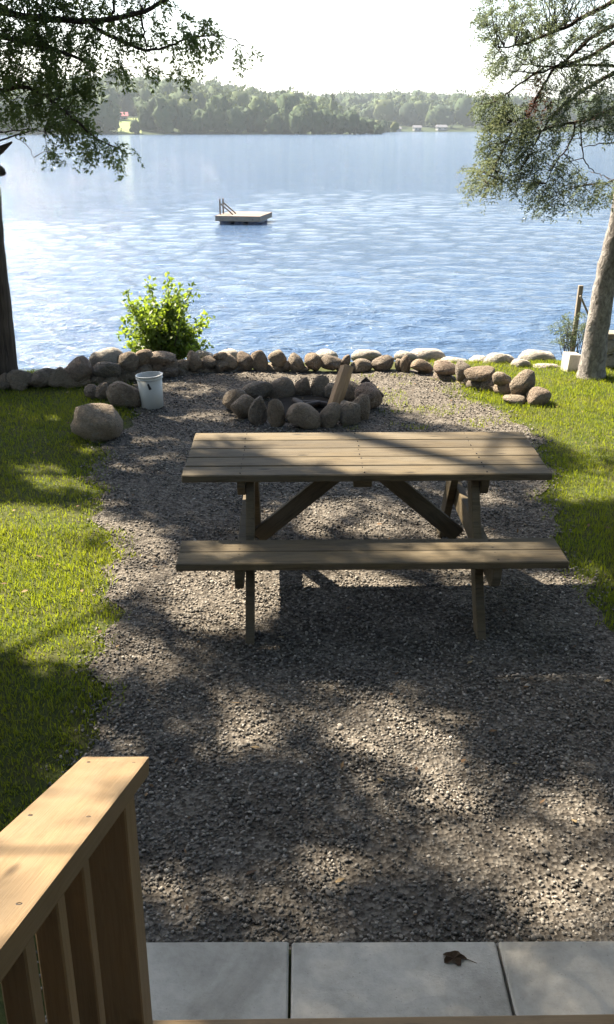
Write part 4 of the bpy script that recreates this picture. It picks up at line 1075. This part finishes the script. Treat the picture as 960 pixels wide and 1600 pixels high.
BS = [([(1010, -30), (930, 18), (870, 48), (815, 70), (775, 75)], [9.4, 9.2, 9.05, 8.95, 8.9], .024, .004), ([(1005, 20), (930, 55), (890, 90), (850, 112), (800, 112)], [9.4, 9.2, 9.0, 8.95, 8.9], .020, .004),
      ([(1000, 40), (920, 90), (870, 105), (845, 140), (828, 175), (800, 190)], [9.4, 9.2, 9.1, 9.0, 8.95, 8.95], .020, .004), ([(1000, 95), (930, 130), (880, 165), (850, 200), (830, 240)], [9.4, 9.2, 9.05, 8.95, 8.9], .02, .004),
      ([(1000, 105), (930, 102), (860, 104), (830, 100)], [9.4, 9.25, 9.1, 9.1], .016, .004), ([(1000, 150), (940, 180), (900, 190), (860, 200), (790, 222), (765, 225)], [9.4, 9.2, 9.1, 9.0, 8.9, 8.9], .018, .003),
      ([(908, 195), (910, 230), (915, 255), (930, 270), (945, 275)], [9.15, 9.15, 9.15, 9.15, 9.15], .007, .003), ([(1000, 222), (945, 224), (912, 230)], [9.4, 9.3, 9.2], .008, .003),
      ([(900, 190), (890, 225), (865, 260), (850, 300)], [9.1, 9.0, 8.95, 8.9], .010, .003), ([(1010, 260), (950, 285), (910, 290), (870, 305)], [9.4, 9.2, 9.1, 9.0], .012, .003), ([(850, 105), (800, 140), (770, 158), (745, 165)], [9.0, 8.95, 8.9, 8.9], .010, .002),
      ([(800, 205), (775, 255), (757, 300)], [8.95, 8.9, 8.9], .008, .002)]
lines = [smooth_line(polyb(p, y), 5, 0.008) for p, y, _, _ in BS]; rad = [(a, b_) for _, _, a, b_ in BS]; allpts = [q for ln in lines for q in ln]
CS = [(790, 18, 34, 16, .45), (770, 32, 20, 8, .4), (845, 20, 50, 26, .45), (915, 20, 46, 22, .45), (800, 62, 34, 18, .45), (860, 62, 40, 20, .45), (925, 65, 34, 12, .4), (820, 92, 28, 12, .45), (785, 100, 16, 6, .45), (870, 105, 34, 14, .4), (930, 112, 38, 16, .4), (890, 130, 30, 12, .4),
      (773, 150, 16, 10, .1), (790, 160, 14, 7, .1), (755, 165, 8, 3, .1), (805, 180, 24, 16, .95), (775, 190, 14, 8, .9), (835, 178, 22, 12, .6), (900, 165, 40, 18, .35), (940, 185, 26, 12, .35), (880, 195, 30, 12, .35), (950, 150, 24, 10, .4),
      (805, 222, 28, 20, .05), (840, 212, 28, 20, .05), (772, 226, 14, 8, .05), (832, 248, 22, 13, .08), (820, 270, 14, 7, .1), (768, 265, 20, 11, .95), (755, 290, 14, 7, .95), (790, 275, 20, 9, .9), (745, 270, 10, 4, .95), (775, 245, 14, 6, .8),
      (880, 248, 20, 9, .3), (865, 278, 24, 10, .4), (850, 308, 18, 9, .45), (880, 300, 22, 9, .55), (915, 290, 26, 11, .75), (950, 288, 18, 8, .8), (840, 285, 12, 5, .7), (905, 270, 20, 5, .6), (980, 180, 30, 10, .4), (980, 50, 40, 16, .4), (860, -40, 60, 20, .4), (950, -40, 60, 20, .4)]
LS = Leaves(); tw_lines, tw_rad = [], []
for (px, py, r, n, vv) in CS:
    for _ in range(int(n * 2.0)):
        while True:
            ax_, ay_ = rng.uniform(-1, 1), rng.uniform(-1, 1)
            if ax_ * ax_ + ay_ * ay_ < 1: break
        p = AT(px + ax_ * r, py + ay_ * r * 0.9, 9.0 + rng.normal(0, 0.05 + 0.004 * r)); nb = min(allpts, key=lambda q: (q - p).length)
        o_ = (p - nb); o_ = o_ / (o_.length + 1e-6)
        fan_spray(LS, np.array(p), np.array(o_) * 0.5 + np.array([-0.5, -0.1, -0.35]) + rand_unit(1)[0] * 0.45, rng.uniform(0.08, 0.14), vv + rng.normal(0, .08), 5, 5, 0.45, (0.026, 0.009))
        if rng.uniform() < 0.5: tw_lines.append([nb, nb.lerp(p, 0.5), p]); tw_rad.append((0.004, 0.0018))
LD = Leaves()
for _ in range(22):
    p = AT(850 + rng.normal(0, 9), 140 + rng.normal(0, 18), 8.98 + rng.normal(0, .05)); fan_spray(LD, np.array(p), np.array([-0.3, -0.1, -0.8]) + rand_unit(1)[0] * 0.4, rng.uniform(.08, .12), .5, 5, 4, .5, (.03, .008))
build_branches('branches', lines + tw_lines, rad + tw_rad, M['twig'], spr)
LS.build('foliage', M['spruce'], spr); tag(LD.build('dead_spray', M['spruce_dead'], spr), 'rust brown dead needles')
LU = Leaves(); pu = []
for _ in range(1500):
    z = rng.uniform(3.6, 11.5); h = (z - 3.6) / 8; r = 2.2 * (1.05 - h) * math.sqrt(rng.uniform(0.02, 1)); a = rng.uniform(0, 6.28); x, y = 3.55 + 0.05 * z + r * math.cos(a), 9.45 + r * math.sin(a)
    if in_view(x, y, z): continue
    N = 12; LU.add(np.array([x, y, z]) + rng.normal(0, 0.09, (N, 3)), rand_unit(N) + np.array([0, 0, -0.5]), rand_unit(N), rng.uniform(0.08, 0.14, N), rng.uniform(0.03, 0.05, N), rng.beta(2, 2.5) + rng.normal(0, 0.1, N)); pu.append(Vector((x, y, z)))
LU.build('upper_crown', M['spruce'], spr); limbs_for(pu, (3.9, 9.45), spr, 50)

# --- bright shrub behind the wall
bl = AT(262, 560, 10.45); zg = float(ground_z(bl.x, bl.y)); sh = empty('shrub', (bl.x, bl.y, zg)); tag(sh, 'bright sunlit green leafy shrub growing behind the stone wall', 'shrub')
LB = Leaves(); ln, rd = [], []
base = Vector((bl.x, bl.y, zg - 0.02))
tips = [(196, 457, 0.9), (236, 442, 1), (262, 436, 1), (282, 447, 1), (300, 452, 1), (322, 492, 1), (320, 510, 1), (195, 500, 1), (192, 520, 1), (200, 540, 1), (325, 540, 1)] + [(rng.uniform(205, 312), rng.uniform(462, 550), 1) for _ in range(85)]
for (px, py, s_) in tips:
    tip = AT(px, py, 10.45 + rng.normal(0, 0.17)); mid = base.lerp(tip, 0.55) + Vector((0, 0, 0.08)) + Vector(rng.normal(0, 0.03, 3))
    l_ = smooth_line([base + Vector(rng.normal(0, .04, 3)) * Vector((1, 1, 0)).length, mid, tip], 5, 0.004); ln.append(l_); rd.append((0.008, 0.002))
    for q in l_[3:]:
        n = 11 if q is not l_[-1] else 8
        c = np.array(q) + rng.normal(0, 0.028, (n, 3))
        LB.add(c, rand_unit(n) * 0.9 + np.array([0, 0, 0.15]), rand_unit(n) + np.array([0, 0, 0.7]), rng.uniform(0.04, 0.08, n), rng.uniform(0.024, 0.045, n), rng.beta(2, 2, n))
build_branches('stems', ln, rd, M['twig'], sh); LB.build('foliage', M['shrub'], sh)

# --- dock post, small juniper, pale block and end wall at the right shore
pa, pb = AT(908, 446, 11.2), AT(893, 560, 11.2); dp = empty('dock_post', (pb.x, pb.y, float(ground_z(pb.x, pb.y)))); tag(dp, 'thin weathered dock post with a slanted brace at the right shore', 'post')
dd = (pb - pa).normalized(); bar_between('post', pa - dp.location, pa + dd * 1.35 - dp.location, 0.05, 0.05, M['grey_wood'], dp, up=Vector((0, 1, 0)))
bar_between('brace', AT(907, 462, 11.15) - dp.location, AT(930, 515, 11.15) - dp.location, 0.02, 0.03, M['grey_wood'], dp, up=Vector((0, 1, 0)))
jb = AT(898, 560, 10.75); zg = float(ground_z(jb.x, jb.y)); jn = empty('juniper_bush', (jb.x, jb.y, zg)); tag(jn, 'small wispy juniper bush in front of the dock post', 'shrub')
LJ = Leaves(); ln, rd = [], []; base = Vector((jb.x, jb.y, zg - 0.03))
for _ in range(26):
    tip = AT(rng.uniform(868, 922), rng.uniform(494, 536), 10.75 + rng.normal(0, .08)); l_ = smooth_line([base, base.lerp(tip, .55) + Vector(rng.normal(0, .03, 3)), tip], 4, .004); ln.append(l_); rd.append((.006, .002))
    for q in l_[-3:]: fan_spray(LJ, np.array(q), np.array([-0.4, 0, 0.2]) + rand_unit(1)[0], rng.uniform(.06, .1), .6, 4, 4, .2, (.028, .008))
build_branches('stems', ln, rd, M['twig'], jn); LJ.build('foliage', M['spruce'], jn)
bb = AT(892, 572, 9.75); zg = float(ground_z(bb.x, bb.y)); top = AT(892, 552, 9.75).z
blk = board('concrete_block', (bb.x, bb.y, (zg - 0.03 + top) / 2), (0.14, 0.16, top - zg + 0.03), M['white_wall'], None, rot=(0, R(5), R(12)), bev=0.012, seg=2); blk.data.materials[0] = M['concrete']
tag(blk, 'pale concrete block standing beside the spruce trunk', 'block')
ew = empty('dock_abutment', (3.35, 9.9, 0)); tag(ew, 'low stone abutment with a wooden cap beam right of the spruce trunk', 'abutment')
for i in range(4):
    for j in range(2):
        put_stone('stone', (3.12 + i * 0.24, 9.9, 0.05 + 0.16 * j), (0.125, 0.14, 0.085), ew, True, 0.1)
board('cap_beam', (0.12, 0, 0.335), (1.1, 0.2, 0.06), M['grey_wood'], ew, bev=0.006)

# --- leaf litter and twigs on the lot, grit on the slabs
n = 420; x = rng.uniform(-3.4, 3.6, n); y = rng.uniform(2.3, 9.3, n); LL = Leaves()
LL.add(np.stack([x, y, ground_z(x, y) + 0.022 + 0.02 * (gravel_side(x, y) < 0)], 1), rand_unit(n) * np.array([1, 1, 0.25]), np.tile([0, 0, 1.0], (n, 1)) + 0.3 * rand_unit(n), rng.uniform(0.02, 0.05, n), rng.uniform(0.008, 0.024, n), rng.uniform(0, 1, n))
M['litter'] = attr_mat('litter', [(0.0, (0.05, 0.03, 0.018)), (0.6, (0.15, 0.09, 0.045)), (1.0, (0.26, 0.20, 0.11))], 0.8)
tag(LL.build('leaf_litter', M['litter'], None), 'tiny dry leaf and twig litter strewn over the lot', 'litter', kind='stuff')
n = 90; P = np.stack([rng.uniform(-0.6, 1.4, n), ys1 - np.abs(rng.normal(0, 0.10, n)) - 0.01, np.full(n, 0.057)], 1)
tag(scatter_stones(P, rng.uniform(0.0012, 0.0045, n), 'grit', M['pebble']), 'stray grit and crumbs lying on the paving slabs', 'grit', kind='stuff')

# --- unseen cabin the steps belong to, its porch; trees added to block sky light
cab = empty('cabin', (0.4, -2.6, 0)); tag(cab, 'unseen brown board cabin behind the porch steps, blocking sky light', 'cabin')
board('wall', (0, -2.0, 1.9), (11.0, 4.2, 3.9), M['cabin_wall'], cab, bev=0.02, wob=0)
b = bmesh.new()
vs_ = [b.verts.new(q) for q in ((-6, 3.0, 3.0), (6, 3.0, 3.0), (6, -2.0, 5.8), (-6, -2.0, 5.8), (6, -5.0, 3.6), (-6, -5.0, 3.6))]
for f in ((0, 1, 2, 3), (3, 2, 4, 5)): b.faces.new([vs_[i] for i in f])
bmesh.ops.solidify(b, geom=b.faces[:], thickness=0.12)
mesh_bm('roof', b, M['grey_roof'], cab)  # eave carried forward over the steps to shut out sky light from behind
d_ = board('door', (0.2, 0.13, 1.95), (0.95, 0.06, 2.05), M['grey_wood'], cab, bev=0.006)
board('handle', (0.38, 0.05, 0.0), (0.04, 0.06, 0.12), M['metal'], d_, bev=0.005)
for x in (-2.6, 2.8):
    w_ = board('window', (x, 0.12, 2.1), (1.4, 0.06, 1.1), M['white_wall'], cab, bev=0.006); board('pane', (0, 0.03, 0), (1.26, 0.03, 0.96), M['window'], w_, bev=0)
dk = empty('porch_deck', (0.5, -0.9, 0)); tag(dk, 'plank porch deck between the cabin and the steps', 'deck')
for i in range(12): board('deck_board', (0, -1.3 + i * 0.146, 0.88), (5.5, 0.14, 0.038), M['rail_wood'], dk, bev=0.004)
for x in (-2.5, -0.9, 0.9, 2.5): board('post', (x, 0.2, 0.42), (0.09, 0.09, 0.86), M['rail_wood'], dk)
for (cx, cy, z1, r, lab) in ((6.6, 6.4, 13, 3.2, 'unseen tall evergreen added beyond the right lawn to block sky light'), (5.4, 1.8, 14, 4.6, 'unseen broad evergreen added at the right end of the porch to block sky light'), (-5.0, -0.8, 13, 4.0, 'unseen tall evergreen added at the left end of the porch to block sky light'),
                            (1.5, 1.2, 15, 3.4, 'overhanging crown'), (9.5, 4.0, 15, 3.2, 'unseen tall evergreen added behind the right lawn to block sky light'), (-9.5, 5.5, 15, 3.2, 'unseen tall evergreen added far beyond the left lawn to block sky light')):
    if lab == 'overhanging crown': continue
    c = (cx, cy, 2.2, z1, r); e = empty('evergreen_tree', (cx, cy, 0)); tag(e, lab, 'tree'); Lx = Leaves(); pts_ = []  # out-of-view tree, added only to keep sky fill off the lot
    v_, f_ = tube_np(smooth_line([(0, 0, -0.1), (0.02, 0, 0.5), (0.05, 0.02, 3), (0, 0, 8), (0, 0, z1)], 4, 0.01), np.interp(np.linspace(0, 1, 17), [0, .1, .5, 1], [0.36, 0.27, 0.18, 0.02]), 12); mesh_np('trunk', v_, f_, M['cedar_bark'], e, smooth=True)
    for _ in range(4200):
        z = rng.uniform(c[2], z1); a = rng.uniform(0, 6.28); q_ = r * math.sqrt(rng.uniform(0.1, 1)); x, y = cx + q_ * math.cos(a), cy + q_ * math.sin(a)
        if not in_crown(x, y, z, c) or in_view(x, y, z): continue
        gx, gy_ = x - KX * z, y - KY * z
        if -3.6 < gx < 4.2 and -5.0 < gy_ < 10.6 : continue
        N = 7; Lx.add(np.array([x, y, z]) + rng.normal(0, 0.12, (N, 3)), rand_unit(N) + np.array([0, 0, -0.4]), rand_unit(N), rng.uniform(0.18, 0.3, N), rng.uniform(0.10, 0.16, N), rng.beta(2, 2.5) + rng.normal(0, 0.1, N)); pts_.append(Vector((x, y, z)))
    Lx.build('crown', M['cedar'], e); limbs_for(pts_, (cx, cy), e, 50, 0.04)

# ------------------------------------------------------------------ haze over the lake
hz = board('haze', (0, 850, 47), (5600, 1900, 106), None, None, bev=0, wob=0)
hz.location = (0, 1170, 45); 
me = hz.data
me.clear_geometry()
b = bmesh.new(); bmesh.ops.create_cube(b, size=1.0)
for v_ in b.verts: v_.co = Vector((v_.co.x * 5200, v_.co.y * 2560, v_.co.z * 110))
b.to_mesh(me); b.free()
m, nt, out = mat_new('haze_air')
pv = nt.nodes.new('ShaderNodeVolumePrincipled'); pv.inputs['Color'].default_value = (0.78, 0.89, 1.0, 1); pv.inputs['Density'].default_value = 0.00019
pv.inputs['Anisotropy'].default_value = 0.3
nt.links.new(pv.outputs[0], out.inputs['Volume'])
me.materials.append(m)
tag(hz, 'thin pale summer haze over the lake', 'haze', kind='stuff')
